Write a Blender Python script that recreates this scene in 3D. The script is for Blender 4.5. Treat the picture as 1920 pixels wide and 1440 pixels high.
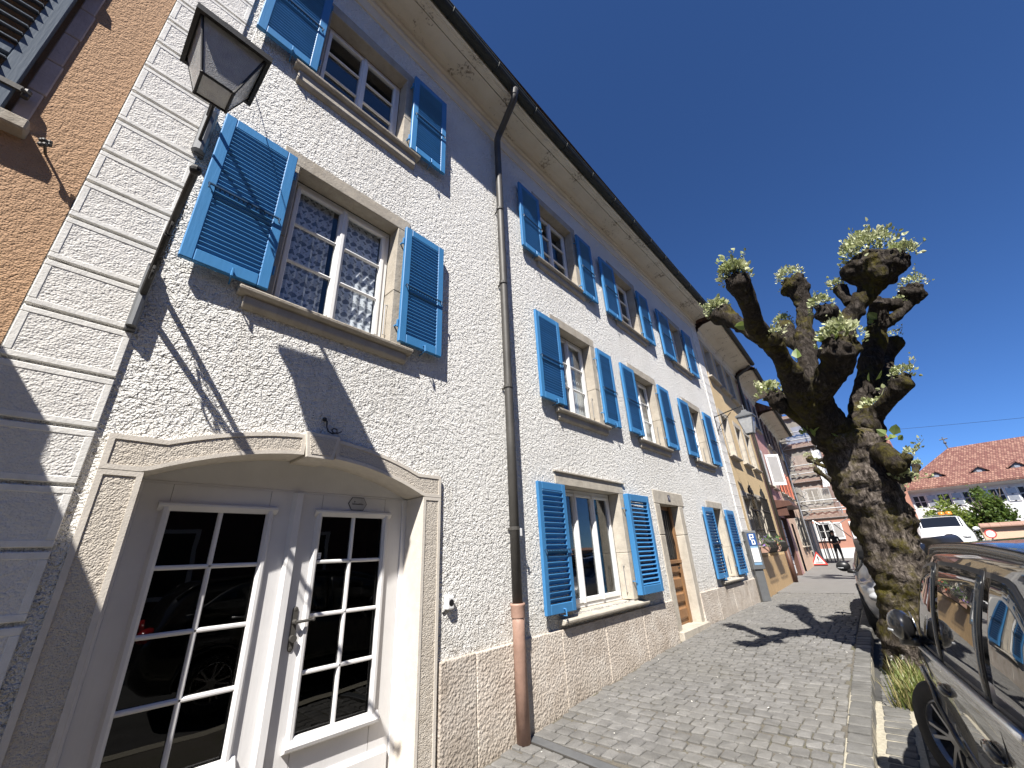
import bpy, bmesh, math, random
from mathutils import Vector, Matrix
random.seed(7)
SC = bpy.context.scene
for o in list(bpy.data.objects): bpy.data.objects.remove(o)
COL = SC.collection
# ------------------------------------------------------------------ camera
cam = bpy.data.cameras.new('camera'); cam.sensor_width = 36.0; cam.lens = 36.0*761.375/1920.0
cam.clip_start = 0.03; cam.clip_end = 3000
co = bpy.data.objects.new('camera', cam); COL.objects.link(co); SC.camera = co
R_ = Vector((0.74081588, 0.67008785, -0.04662731)); U_ = Vector((0.29614579, -0.26352115, 0.91807095)); F_ = Vector((-0.6029009, 0.69393002, 0.39366435))
mx = Matrix.Identity(4)
for i in range(3):
    mx[i][0] = R_[i]; mx[i][1] = U_[i]; mx[i][2] = -F_[i]
mx[0][3], mx[1][3], mx[2][3] = 3.25632, 0.0, 1.6
co.matrix_world = mx
# ------------------------------------------------------------------ light
SUN = Vector((-1.0, 1.8, -2.55)).normalized()
sd = -SUN
world = bpy.data.worlds.new('World'); SC.world = world; world.use_nodes = True
nt = world.node_tree; nt.nodes.clear()
sky = nt.nodes.new('ShaderNodeTexSky'); sky.sky_type = 'NISHITA'; sky.sun_disc = False
sky.sun_elevation = math.asin(sd.z); sky.sun_rotation = math.atan2(sd.x, sd.y)
sky.altitude = 3000; sky.air_density = 1.0; sky.dust_density = 0.0; sky.ozone_density = 10.0
bg = nt.nodes.new('ShaderNodeBackground'); bg.inputs['Strength'].default_value = 0.062
wo = nt.nodes.new('ShaderNodeOutputWorld')
tint = nt.nodes.new('ShaderNodeMixRGB'); tint.blend_type = 'MULTIPLY'; tint.inputs[0].default_value = 1.0; tint.inputs[2].default_value = (.79, .95, 1.12, 1)
nt.links.new(sky.outputs[0], tint.inputs[1]); nt.links.new(tint.outputs[0], bg.inputs[0]); nt.links.new(bg.outputs[0], wo.inputs[0])
sl = bpy.data.lights.new('sun', 'SUN'); sl.energy = 5.0; sl.angle = math.radians(0.53); sl.color = (1.0, 0.955, 0.89)
so = bpy.data.objects.new('sun', sl); COL.objects.link(so); so.location = (4, -8, 14)
so.rotation_euler = SUN.to_track_quat('-Z', 'Y').to_euler()
vs = SC.view_settings
SC.display_settings.display_device = 'sRGB'
vs.view_transform = 'Standard'; vs.look = 'None'; vs.gamma = 1.0; vs.exposure = 1.1
try: vs.use_curve_mapping = False
except Exception: pass
# ------------------------------------------------------------------ helpers
def lerp(a, b, t): return a+(b-a)*t
def sstep(a, b, x):
    t = max(0, min(1, (x-a)/(b-a))); return t*t*(3-2*t)
def pw(tab, x):
    if x <= tab[0][0]: return tab[0][1]
    for (a, va), (b, vb) in zip(tab, tab[1:]):
        if x <= b: return va+(vb-va)*(x-a)/(b-a)
    return tab[-1][1]
def G(y):      # pavement height along the street
    return pw([(-30,-.05),(0,-.02),(3.0,.0),(3.65,.03),(5,.12),(7.6,.22),(9,.26),(13,.28),(19,.33),(31,.42),(45,.5),(200,.6)], y)
def XK(y):     # kerb line
    return pw([(-30,3.4),(0,2.78),(4.2,2.62),(7.2,2.50),(13.3,2.31),(22,1.82),(31,1.28),(40,.6),(60,-1)], y)
class MB:
    def __init__(s): s.v=[]; s.f=[]; s.m=[]
    def add(s, vs, fs, mi=0):
        n=len(s.v); s.v += [tuple(v) for v in vs]
        for f in fs: s.f.append([i+n for i in f]); s.m.append(mi)
        return s
    def box(s, x0,x1,y0,y1,z0,z1, mi=0):
        v=[(x,y,z) for x in (x0,x1) for y in (y0,y1) for z in (z0,z1)]
        return s.add(v, [(0,1,3,2),(4,6,7,5),(0,4,5,1),(2,3,7,6),(0,2,6,4),(1,5,7,3)], mi)
    def hexa(s, b, t, mi=0):   # b: 4 bottom points ccw seen from above, t: 4 top
        return s.add(list(b)+list(t), [(3,2,1,0),(4,5,6,7),(0,1,5,4),(1,2,6,5),(2,3,7,6),(3,0,4,7)], mi)
    def quad(s, a,b,c,d, mi=0): return s.add([a,b,c,d],[(0,1,2,3)],mi)
    def prism(s, poly, ax, c0, c1, mi=0):
        n=len(poly)
        def P(a,b,c): return {'x':(c,a,b),'y':(a,c,b),'z':(a,b,c)}[ax]
        v=[P(a,b,c0) for a,b in poly]+[P(a,b,c1) for a,b in poly]
        fs=[list(range(n))[::-1], list(range(n,2*n))]+[(i,(i+1)%n,n+(i+1)%n,n+i) for i in range(n)]
        return s.add(v,fs,mi)
    def tube(s, pts, r, n=8, mi=0, caps=True):
        pts=[Vector(p) for p in pts]; k=len(pts)
        rs=r if isinstance(r,(list,tuple)) else [r]*k
        up=Vector((0,0,1)); vs=[]; prev=None
        for i,p in enumerate(pts):
            t=(pts[min(i+1,k-1)]-pts[max(i-1,0)]).normalized()
            if prev is None:
                a=t.cross(up) if abs(t.z)<.95 else t.cross(Vector((1,0,0)))
            else: a=prev-t*prev.dot(t)
            a.normalize(); prev=a; b=t.cross(a)
            for j in range(n):
                th=2*math.pi*j/n; vs.append(p+(a*math.cos(th)+b*math.sin(th))*rs[i])
        fs=[(i*n+j,i*n+(j+1)%n,(i+1)*n+(j+1)%n,(i+1)*n+j) for i in range(k-1) for j in range(n)]
        if caps: fs+=[list(range(n))[::-1], list(range((k-1)*n,k*n))]
        return s.add(vs,fs,mi)
    def lathe(s, prof, c, ax='z', n=24, mi=0):
        vs=[]
        for r,h in prof:
            for j in range(n):
                th=2*math.pi*j/n; a,b=r*math.cos(th),r*math.sin(th)
                vs.append({'z':(c[0]+a,c[1]+b,c[2]+h),'x':(c[0]+h,c[1]+a,c[2]+b),'y':(c[0]+a,c[1]+h,c[2]+b)}[ax])
        k=len(prof)
        fs=[(i*n+j,i*n+(j+1)%n,(i+1)*n+(j+1)%n,(i+1)*n+j) for i in range(k-1) for j in range(n)]
        return s.add(vs,fs,mi)
    def ball(s, c, r, n=8, mi=0, sc=(1,1,1)):
        vs=[];k=n
        for i in range(k+1):
            ph=math.pi*i/k
            for j in range(2*n):
                th=math.pi*j/n
                vs.append((c[0]+r*sc[0]*math.sin(ph)*math.cos(th),c[1]+r*sc[1]*math.sin(ph)*math.sin(th),c[2]+r*sc[2]*math.cos(ph)))
        m=2*n
        fs=[(i*m+j,(i+1)*m+j,(i+1)*m+(j+1)%m,i*m+(j+1)%m) for i in range(k) for j in range(m)]
        return s.add(vs,fs,mi)
    def mesh(s, name, mats, smooth=False):
        me=bpy.data.meshes.new(name); me.from_pydata(s.v,[],s.f)
        if not isinstance(mats,(list,tuple)): mats=[mats]
        for m in mats: me.materials.append(m)
        me.polygons.foreach_set('material_index', s.m)
        if smooth: me.polygons.foreach_set('use_smooth',[True]*len(s.f))
        me.update(); me.validate(); 
        bm=bmesh.new(); bm.from_mesh(me); bmesh.ops.recalc_face_normals(bm, faces=bm.faces); bm.to_mesh(me); bm.free()
        return me
    def build(s, name, mats, parent=None, loc=(0,0,0), bevel=0, smooth=False, seg=1):
        return link(name, s.mesh(name, mats, smooth), parent, loc, bevel, seg)
def link(name, me, parent=None, loc=(0,0,0), bevel=0, seg=1):
    o=bpy.data.objects.new(name, me); COL.objects.link(o); o.location=loc
    if parent is not None: o.parent=parent
    if bevel:
        b=o.modifiers.new('bevel','BEVEL'); b.width=bevel; b.segments=seg; b.limit_method='ANGLE'; b.angle_limit=math.radians(40)
    return o
def tag(o, label=None, cat=None, group=None, kind=None):
    if label: o['label']=label
    if cat: o['category']=cat
    if group: o['group']=group
    if kind: o['kind']=kind
    return o
def thing(name, label, cat, loc=(0,0,0), rz=0, group=None):
    o=bpy.data.objects.new(name,None); COL.objects.link(o); o.location=loc; o.rotation_euler=(0,0,rz)
    return tag(o,label,cat,group)
def kids(o): return [c for c in bpy.data.objects if c.parent==o]
# ------------------------------------------------------------------ materials
class N:
    def __init__(s, name):
        s.mat=bpy.data.materials.new(name); s.mat.use_nodes=True; s.t=s.mat.node_tree; s.t.nodes.clear()
        s.out=s.n('ShaderNodeOutputMaterial'); s.b=s.n('ShaderNodeBsdfPrincipled'); s.l(s.b.outputs[0], s.out.inputs[0])
        s.pos=s.n('ShaderNodeNewGeometry').outputs['Position']
    def n(s,t,**k):
        x=s.t.nodes.new(t)
        for a,v in k.items(): setattr(x,a,v)
        return x
    def l(s,a,b): s.t.links.new(a,b)
    def set(s,**k):
        for a,v in k.items(): s.b.inputs[a.replace('_',' ')].default_value=v
    def noise(s,scale,detail=4,rough=.55,vec=None,dist=0):
        x=s.n('ShaderNodeTexNoise'); x.inputs['Scale'].default_value=scale; x.inputs['Detail'].default_value=detail; x.inputs['Roughness'].default_value=rough; x.inputs['Distortion'].default_value=dist
        s.l(vec or s.pos,x.inputs['Vector']); return x.outputs['Fac']
    def voro(s,scale,feature='F1',vec=None,rnd=1):
        x=s.n('ShaderNodeTexVoronoi',feature=feature); x.inputs['Scale'].default_value=scale; x.inputs['Randomness'].default_value=rnd
        s.l(vec or s.pos,x.inputs['Vector']); return x.outputs['Distance']
    def ramp(s,f,stops):
        x=s.n('ShaderNodeValToRGB'); e=x.color_ramp.elements
        while len(e)<len(stops): e.new(.5)
        for i,(p,c) in enumerate(stops):
            e[i].position=p; e[i].color=(c[0],c[1],c[2],1) if isinstance(c,(tuple,list)) else (c,c,c,1)
        s.l(f,x.inputs[0]); return x.outputs[0]
    def math(s,op,a,b=None,clamp=False):
        x=s.n('ShaderNodeMath',operation=op,use_clamp=clamp)
        for i,v in enumerate((a,b)):
            if v is None: continue
            if isinstance(v,(int,float)): x.inputs[i].default_value=v
            else: s.l(v,x.inputs[i])
        return x.outputs[0]
    def mix(s,f,a,b,mode='MIX'):
        x=s.n('ShaderNodeMixRGB',blend_type=mode)
        for i,v in ((0,f),(1,a),(2,b)):
            if isinstance(v,(int,float)): x.inputs[i].default_value=v
            elif isinstance(v,(tuple,list)): x.inputs[i].default_value=(v[0],v[1],v[2],1)
            else: s.l(v,x.inputs[i])
        return x.outputs[0]
    def scale(s,sx,sy,sz,vec=None):
        x=s.n('ShaderNodeMapping'); x.inputs['Scale'].default_value=(sx,sy,sz); s.l(vec or s.pos,x.inputs[0]); return x.outputs[0]
    def xyz(s,vec=None):
        x=s.n('ShaderNodeSeparateXYZ'); s.l(vec or s.pos,x.inputs[0]); return x.outputs
    def col(s,c): s.l(c,s.b.inputs['Base Color']) if not isinstance(c,(tuple,list)) else s.set(Base_Color=(*c,1))
    def bump(s,h,dist,strength=1.0,prev=None):
        x=s.n('ShaderNodeBump'); x.inputs['Distance'].default_value=dist; x.inputs['Strength'].default_value=strength
        s.l(h,x.inputs['Height'])
        if prev is not None: s.l(prev,x.inputs['Normal'])
        s.l(x.outputs[0],s.b.inputs['Normal']); return x.outputs[0]
    def rnd(s): return s.n('ShaderNodeObjectInfo').outputs['Random']
def basic(name,c,rough=.6,metal=0,vs=6,va=.15,bs=0,bd=.003,spec=.5,coat=0,rv=0):
    m=N(name)
    f=m.noise(vs,5,.6)
    base=m.ramp(f,[(.3,tuple(x*(1-va) for x in c)),(.7,tuple(min(1,x*(1+va)) for x in c))])
    if rv:
        r=m.math('MULTIPLY_ADD',m.rnd(),2*rv); m.t.nodes[-1].inputs[2].default_value=1-rv
        base=m.mix(1,base,r,'MULTIPLY')
    m.col(base); m.set(Roughness=rough,Metallic=metal)
    m.b.inputs['Specular IOR Level'].default_value=spec; m.b.inputs['Coat Weight'].default_value=coat; m.b.inputs['Coat Roughness'].default_value=.03
    if bs: m.bump(m.noise(bs,4,.6),bd)
    return m.mat
def roughcast(name,c,scale=62,dist=.022,stain=.25,grime=(.42,.36,.28),dirt_z=None,grain=.18,coarse=0,runs=()):
    m=N(name)
    warp=m.noise(9,2)
    v1=m.n('ShaderNodeTexVoronoi',feature='SMOOTH_F1'); v1.inputs['Scale'].default_value=scale; v1.inputs['Smoothness'].default_value=.35; m.l(m.pos,v1.inputs['Vector'])
    n1=m.noise(scale*.55,4,.65); n2=m.noise(scale*2.6,3,.6)
    n3=m.noise(scale*.30,3,.6)
    h=m.math('ADD',m.math('MULTIPLY',v1.outputs['Distance'],-.95),m.math('ADD',m.math('MULTIPLY',n1,1.1),m.math('ADD',m.math('MULTIPLY',n2,.45),m.math('MULTIPLY',n3,2.3))))
    big=m.noise(.9,5,.6); med=m.noise(3.3,5,.65)
    c0=m.mix(m.ramp(big,[(.42,0.),(.72,1.)]),c,tuple(x*(1-stain*.35) for x in c))
    spots=m.ramp(m.math('MULTIPLY',m.noise(21,3,.7),med),[(.36,0.),(.48,1.)])
    c1=m.mix(m.math('MULTIPLY',spots,stain),c0,tuple(a*b*1.5 for a,b in zip(c,grime)))
    gr=m.ramp(m.noise(scale*.30,5,.85),[(.42,0.),(.58,1.)])
    c1=m.mix(m.math('MULTIPLY',gr,grain),c1,tuple(x*.55 for x in c))
    # rain streaks: stretched noise
    st=m.ramp(m.noise(1,5,.7,vec=m.scale(5,5,.35)),[(.56,0.),(.8,1.)])
    c1=m.mix(m.math('MULTIPLY',st,stain*.55),c1,tuple(a*b*1.6 for a,b in zip(c,grime)))
    if runs:
        x=m.xyz(); acc=None
        for (ya,yb,zt,ln) in runs:
            k=m.math('MULTIPLY',m.math('GREATER_THAN',x[1],ya),m.math('LESS_THAN',x[1],yb))
            k=m.math('MULTIPLY',k,m.math('LESS_THAN',x[2],zt))
            k=m.math('MULTIPLY',k,m.math('SUBTRACT',1.0,m.math('DIVIDE',m.math('SUBTRACT',zt,x[2]),ln),True))
            acc=k if acc is None else m.math('MAXIMUM',acc,k)
        sn=m.ramp(m.noise(1,4,.7,vec=m.scale(16,16,.9)),[(.40,0.),(.66,1.)])
        c1=m.mix(m.math('MULTIPLY',m.math('MULTIPLY',acc,sn),.42),c1,(c[0]*.52,c[1]*.48,c[2]*.42))
    if dirt_z is not None:
        z=m.xyz()[2]; d=m.math('SUBTRACT',1.0,m.math('DIVIDE',m.math('SUBTRACT',z,dirt_z[0]),dirt_z[1]),True)
        d=m.math('MULTIPLY',d,m.ramp(m.noise(7,4,.7),[(.35,0.),(.65,1.)]),True)
        c1=m.mix(m.math('MULTIPLY',d,.55),c1,tuple(a*b for a,b in zip(c,grime)))
    m.col(c1); m.set(Roughness=.92); m.b.inputs['Specular IOR Level'].default_value=.2
    if coarse: pv=m.bump(m.math('ADD',m.noise(scale*.30,3,.6),m.math('MULTIPLY',m.noise(scale*.16,2,.5),.8)),coarse); m.bump(h,dist,1.0,prev=pv)
    else: m.bump(h,dist,1.0)
    return m.mat
MT={}
MT['white_wall']=roughcast('white_roughcast',(.88,.865,.825),74,.016,.26,grain=.10,dirt_z=(.75,.6),coarse=.020,runs=[(.6,2.12,3.5,.9),(4.7,6.2,3.48,.7),(7.4,8.92,3.48,.8),(10.45,11.9,3.48,.7),(.6,2.05,6.25,.9),(4.5,6.05,6.16,.7),(7.25,8.8,6.16,.8),(10.4,11.85,6.16,.7),(3.5,3.72,8.3,5),(2.57,2.75,2.3,1.2)])
MT['orange_wall']=roughcast('orange_roughcast',(.45,.29,.18),95,.006,.25)
MT['yellow_wall']=roughcast('yellow_plaster',(.66,.50,.29),80,.006,.3)
MT['pink_wall']=roughcast('pink_plaster',(.52,.29,.26),80,.005,.3)
MT['peach_wall']=roughcast('peach_plaster',(.66,.47,.34),80,.005,.3)
MT['salmon_wall']=roughcast('salmon_plaster',(.44,.225,.165),80,.004,.3)
MT['grey_wall']=roughcast('grey_plaster',(.36,.33,.29),80,.005,.3)
MT['far_white']=roughcast('far_white_render',(.66,.66,.65),80,.004,.2)
MT['quoin_rough']=roughcast('quoin_panel_plaster',(.70,.68,.645),85,.0045,.25,dirt_z=(-.1,1.4))
MT['quoin_smooth']=basic('quoin_rim_plaster',(.70,.685,.65),.85,vs=14,va=.10,bs=70,bd=.003,spec=.2)
MT['surround_rough']=roughcast('door_surround_plaster',(.56,.51,.44),110,.006,.3,dirt_z=(-.1,1.6))
MT['surround_smooth']=basic('door_surround_rim',(.58,.535,.47),.85,vs=14,va=.08,bs=90,bd=.002,spec=.2)
def stone(name,c,bs=45,bd=.006,va=.22,streak=True):
    m=N(name); f=m.noise(5,6,.65); f2=m.noise(38,4,.7)
    c0=m.ramp(f,[(.3,tuple(x*(1-va) for x in c)),(.55,c),(.75,tuple(min(1,x*(1+va*.6)) for x in c))])
    c0=m.mix(m.ramp(f2,[(.55,0.),(.75,.35)]),c0,tuple(x*.55 for x in c))
    if streak:
        s_=m.ramp(m.noise(1,5,.7,vec=m.scale(9,9,.8)),[(.52,0.),(.78,.5)])
        c0=m.mix(s_,c0,(c[0]*.6,c[1]*.55,c[2]*.48))
    m.col(c0); m.set(Roughness=.9); m.b.inputs['Specular IOR Level'].default_value=.25
    m.bump(m.math('ADD',m.noise(bs,5,.7),m.math('MULTIPLY',m.noise(9,3),.8)),bd)
    return m.mat
MT['stone']=stone('jura_limestone',(.40,.36,.30))
MT['stone_pale']=stone('pale_limestone',(.45,.41,.345))
def plinth_mat():
    m=N('hammered_limestone'); f=m.noise(3.2,6,.65)
    c=m.ramp(f,[(.3,(.37,.315,.26)),(.5,(.475,.42,.36)),(.72,(.56,.515,.455))])
    c=m.mix(m.ramp(m.noise(24,4,.7),[(.56,0.),(.78,.55)]),c,(.26,.20,.14))
    z=m.xyz()[2]; d=m.ramp(z,[(.0,.55),(.35,0.)]); c=m.mix(d,c,(.25,.21,.16))
    r=m.math('MULTIPLY_ADD',m.rnd(),.22); m.t.nodes[-1].inputs[2].default_value=.89
    c=m.mix(1,c,r,'MULTIPLY')
    m.col(c); m.set(Roughness=.92); m.b.inputs['Specular IOR Level'].default_value=.2
    h=m.math('ADD',m.math('MULTIPLY',m.voro(46,'SMOOTH_F1'),-.8),m.math('MULTIPLY',m.noise(30,4,.65),1.1))
    m.bump(h,.013); return m.mat
MT['plinth']=plinth_mat()
def paint(name,c,rough=.38,va=.05):
    m=N(name); f=m.noise(4,5,.6)
    cc=m.ramp(f,[(.3,tuple(x*(1-va) for x in c)),(.7,tuple(min(1,x*(1+va)) for x in c))])
    q=m.math('MULTIPLY_ADD',m.rnd(),.16); m.t.nodes[-1].inputs[2].default_value=.92
    cc=m.mix(1,cc,q,'MULTIPLY')
    cc=m.mix(m.ramp(m.noise(1.3,4,.6),[(.5,0.),(.75,.22)]),cc,tuple(min(1,x*1.1+.05) for x in c))
    cc=m.mix(m.ramp(m.noise(60,3,.7),[(.66,0.),(.8,.25)]),cc,tuple(x*.6+.04 for x in c))
    m.col(cc); m.set(Roughness=rough); m.b.inputs['Specular IOR Level'].default_value=.3
    m.bump(m.noise(1,3,.5,vec=m.scale(60,60,6)),.0012); return m.mat
MT['blue']=paint('blue_shutter_paint',(.047,.195,.415),.5)
MT['slate_blue']=paint('grey_blue_shutter_paint',(.10,.125,.155))
MT['white_paint']=paint('white_joinery_paint',(.74,.735,.72),.42,.04)
MT['offwhite']=paint('pale_grey_door_paint',(.64,.63,.625),.42,.05)
MT['cream']=basic('cream_eaves_paint',(.66,.61,.51),.75,vs=2.5,va=.08,bs=40,bd=.002,spec=.25)
def eaves_mat():
    m=N('cream_soffit_paint'); c=m.mix(m.ramp(m.noise(2,5,.6),[(.35,0.),(.7,1.)]),(.69,.645,.55),(.62,.565,.465))
    sp=m.ramp(m.math('MULTIPLY',m.noise(19,4,.75),m.noise(2.4,3,.6)),[(.315,0.),(.37,1.)])
    c=m.mix(m.math('MULTIPLY',sp,.8),c,(.16,.125,.085)); m.col(c); m.set(Roughness=.8); m.b.inputs['Specular IOR Level'].default_value=.2
    m.bump(m.noise(30,4,.6),.003); return m.mat
MT['soffit']=eaves_mat()
MT['iron']=basic('black_wrought_iron',(.018,.017,.016),.55,.3,vs=20,va=.3,bs=120,bd=.001)
MT['pipe']=basic('weathered_zinc_pipe',(.062,.058,.052),.55,.15,vs=3,va=.25,bs=40,bd=.001)
MT['gutter']=basic('dark_copper_gutter',(.022,.026,.023),.75,.0,vs=5,va=.3)
MT['terracotta']=basic('brown_cast_iron_pipe',(.33,.205,.155),.6,0,vs=7,va=.18,bs=30,bd=.002)
MT['zinc']=basic('galvanised_steel',(.42,.43,.44),.4,.7,vs=9,va=.15)
MT['grey_steel']=basic('grey_painted_steel',(.13,.135,.14),.45,.3,vs=9,va=.12)
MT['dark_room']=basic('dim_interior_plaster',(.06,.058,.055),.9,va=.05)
MT['black_plastic']=basic('black_plastic',(.012,.012,.013),.4)
MT['chrome']=basic('brushed_trim',(.55,.55,.55),.22,1.0,va=.02)
MT['tyre']=basic('tyre_rubber',(.016,.016,.017),.8,vs=30,va=.2,bs=90,bd=.002)
MT['rim']=basic('alloy_rim',(.30,.30,.31),.3,.85,va=.05)
MT['white_plastic']=basic('white_plastic',(.74,.74,.73),.35,va=.02)
MT['tile']=None
def glass(name,tint=(.9,.93,.95),rough=.0,opac=.0):
    m=N(name); m.t.nodes.remove(m.b)
    tr=m.n('ShaderNodeBsdfTransparent'); tr.inputs[0].default_value=(*tint,1)
    gl=m.n('ShaderNodeBsdfGlossy'); gl.inputs['Roughness'].default_value=rough; gl.inputs[0].default_value=(1,1,1,1)
    lw=m.n('ShaderNodeLayerWeight'); lw.inputs[0].default_value=.5
    bp=m.n('ShaderNodeBump'); bp.inputs['Distance'].default_value=.0006; m.l(m.noise(3.5,1),bp.inputs['Height']); m.l(bp.outputs[0],gl.inputs['Normal'])
    f2=m.math('ADD',m.math('MULTIPLY',m.math('POWER',lw.outputs['Facing'],4.5),.93),.042,True)
    mx=m.n('ShaderNodeMixShader'); m.l(f2,mx.inputs[0]); m.l(tr.outputs[0],mx.inputs[1]); m.l(gl.outputs[0],mx.inputs[2]); m.l(mx.outputs[0],m.out.inputs[0])
    return m.mat
MT['glass']=glass('window_glass',(.93,.95,.96))
MT['door_glass']=glass('dark_tinted_glass',(.12,.13,.14))
def lamp_glass():
    m=N('frosted_lamp_glass'); c=m.ramp(m.noise(14,3),[(.3,(.50,.50,.50)),(.7,(.64,.64,.62))]); m.col(c)
    m.set(Roughness=.22); m.b.inputs['Transmission Weight'].default_value=.35
    m.bump(m.voro(150),.0018); return m.mat
MT['lamp_glass']=lamp_glass()
def curtain_pattern():
    m=N('printed_curtain'); x=m.xyz(); y=x[1]; z=x[2]
    fz=m.math('FRACT',m.math('DIVIDE',z,.15)); u=m.math('SUBTRACT',m.math('FRACT',m.math('DIVIDE',y,.082)),.5); u2=m.math('SUBTRACT',m.math('FRACT',m.math('ADD',m.math('DIVIDE',y,.082),.5)),.5)
    t=m.math('DIVIDE',m.math('SUBTRACT',fz,.03),.42); inr=m.math('MULTIPLY',m.math('GREATER_THAN',t,0.),m.math('LESS_THAN',t,1.))
    w=m.math('MULTIPLY',m.math('SINE',m.math('MULTIPLY',m.math('POWER',m.math('MAXIMUM',t,0.),.6),3.1)),.44)
    leaf=m.math('MULTIPLY',inr,m.math('LESS_THAN',m.math('ABSOLUTE',u),w))
    t2=m.math('DIVIDE',m.math('SUBTRACT',fz,.62),.26); in2=m.math('MULTIPLY',m.math('GREATER_THAN',t2,0.),m.math('LESS_THAN',t2,1.))
    hrt=m.math('MULTIPLY',in2,m.math('LESS_THAN',m.math('ABSOLUTE',u2),m.math('MULTIPLY',t2,.34)))
    u3=m.math('SUBTRACT',m.math('FRACT',m.math('DIVIDE',y,.0273)),.5); dz=m.math('ABSOLUTE',m.math('SUBTRACT',fz,.53))
    dot=m.math('MULTIPLY',m.math('LESS_THAN',m.math('ABSOLUTE',u3),.22),m.math('LESS_THAN',dz,.03))
    k=m.math('ADD',m.math('ADD',leaf,hrt),dot,True)
    m.col(m.mix(k,(.80,.80,.81),(.27,.275,.29))); m.set(Roughness=.9); m.b.inputs['Specular IOR Level'].default_value=.1
    m.bump(m.noise(1,2,vec=m.scale(1,16,1)),.02); return m.mat
MT['curtain_print']=curtain_pattern()
MT['curtain']=basic('white_voile',(.62,.61,.59),.9,vs=3,va=.1,spec=.1)
def wood(name,c):
    m=N(name); f=m.noise(1,5,.65,vec=m.scale(30,30,2.5),dist=1.5)
    m.col(m.ramp(f,[(.3,tuple(x*.55 for x in c)),(.6,c),(.8,tuple(x*1.25 for x in c))])); m.set(Roughness=.55)
    m.bump(f,.002); return m.mat
MT['oak']=wood('varnished_oak',(.27,.14,.06))
MT['brown_wood']=wood('dark_brown_wood',(.10,.045,.03))
MT['ochre_wood']=wood('ochre_boards',(.50,.34,.17))
def sett(name,c,va=.24):
    m=N(name); r=m.noise(6.5,3,.5); f=m.noise(60,4,.7)
    base=m.ramp(r,[(.3,tuple(x*(1-va) for x in c)),(.7,tuple(x*(1+va) for x in c))])
    base=m.mix(m.ramp(f,[(.35,.0),(.7,.5)]),base,tuple(x*.6 for x in c))
    base=m.mix(m.ramp(m.noise(150,2,.6),[(.62,0.),(.75,.5)]),base,tuple(min(1,x*1.7) for x in c))
    wn=m.ramp(m.noise(.9,4,.6),[(.4,0.),(.75,.4)]); base=m.mix(wn,base,(c[0]*.9,c[1]*.88,c[2]*.78))
    q=m.math('MULTIPLY_ADD',m.rnd(),.28); m.t.nodes[-1].inputs[2].default_value=.86
    base=m.mix(1,base,q,'MULTIPLY')
    m.col(base); m.set(Roughness=.82); m.b.inputs['Specular IOR Level'].default_value=.3
    m.bump(m.math('ADD',m.noise(45,4,.7),m.math('MULTIPLY',m.noise(140,2),.4)),.006); return m.mat
MT['sett']=sett('grey_granite_sett',(.166,.161,.153))
MT['kerb']=sett('kerb_granite',(.14,.137,.13))
MT['street_sett']=sett('dark_street_sett',(.15,.145,.135))
def joint_mat(name,c,green=True):
    m=N(name); b=m.ramp(m.noise(40,4,.7),[(.3,tuple(x*.6 for x in c)),(.7,c)])
    if green: b=m.mix(m.ramp(m.noise(1.6,4,.6),[(.5,0.),(.7,.6)]),b,(.07,.07,.03))
    m.col(b); m.set(Roughness=.95); m.bump(m.noise(90,3,.6),.006); return m.mat
MT['joint']=joint_mat('sandy_joint_fill',(.135,.12,.095))
MT['mortar']=joint_mat('pale_mortar_bed',(.42,.385,.30),False)
def far_paving():
    m=N('distant_sett_paving'); br=m.n('ShaderNodeTexBrick'); br.inputs['Scale'].default_value=1.0
    br.inputs['Brick Width'].default_value=.15; br.inputs['Row Height'].default_value=.13; br.inputs['Mortar Size'].default_value=.010
    br.inputs['Color1'].default_value=(.165,.157,.145,1); br.inputs['Color2'].default_value=(.19,.18,.168,1); br.inputs['Mortar'].default_value=(.13,.12,.10,1)
    m.l(m.pos,br.inputs['Vector']); c=m.mix(.4,br.outputs['Color'],m.ramp(m.noise(3,5,.6),[(.3,.13),(.7,.2)])); m.col(c); m.set(Roughness=.85)
    m.bump(m.math('ADD',m.math('MULTIPLY',br.outputs['Fac'],-1.0),m.math('MULTIPLY',m.noise(50,3),.3)),.01); return m.mat
MT['far_paving']=far_paving()
MT['asphalt']=basic('asphalt',(.055,.054,.052),.9,vs=3,va=.2,bs=120,bd=.004,spec=.3)
# ================================================================== SETTING: ground
gm=MB(); gm.quad((-400,-300,-.35),(400,-300,-.35),(400,900,-.35),(-400,900,-.35))
tag(gm.build('ground',MT['asphalt']),kind='structure')
rd=MB(); ys=[-30,-10,0,3,5,7.6,9,13,19,25,31,38,45,60,120]
RZ=lambda y: G(y)-.112+.30*sstep(14,25,y)
for a,b in zip(ys,ys[1:]):
    rd.quad((XK(a)-.02,a,G(a)-.112),(XK(a)+2,a,RZ(a)),(XK(b)+2,b,RZ(b)),(XK(b)-.02,b,G(b)-.112))
    rd.quad((XK(a)+2,a,RZ(a)),(30,a,RZ(a)),(30,b,RZ(b)),(XK(b)+2,b,RZ(b)))
tag(rd.build('road',MT['asphalt']),kind='structure')
pv=MB(); ys=[-30,-10,-2,0,1.5,3,3.65,4.3,5,6.3,7.6,9,11,13,15.2]
for a,b in zip(ys,ys[1:]):
    pv.quad((-.3,a,G(a)-.016),(XK(a),a,G(a)-.016),(XK(b),b,G(b)-.016),(-.3,b,G(b)-.016))
pv.quad((XK(-30),-30,G(-30)-.016),(XK(-30),-30,G(-30)-.2),(XK(0),0,G(0)-.2),(XK(0),0,G(0)-.016))
pavement=tag(pv.build('pavement',MT['joint']),kind='structure')
fp=MB(); ys=[15.2,19,23,27,31,36,45,60,120]
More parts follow.
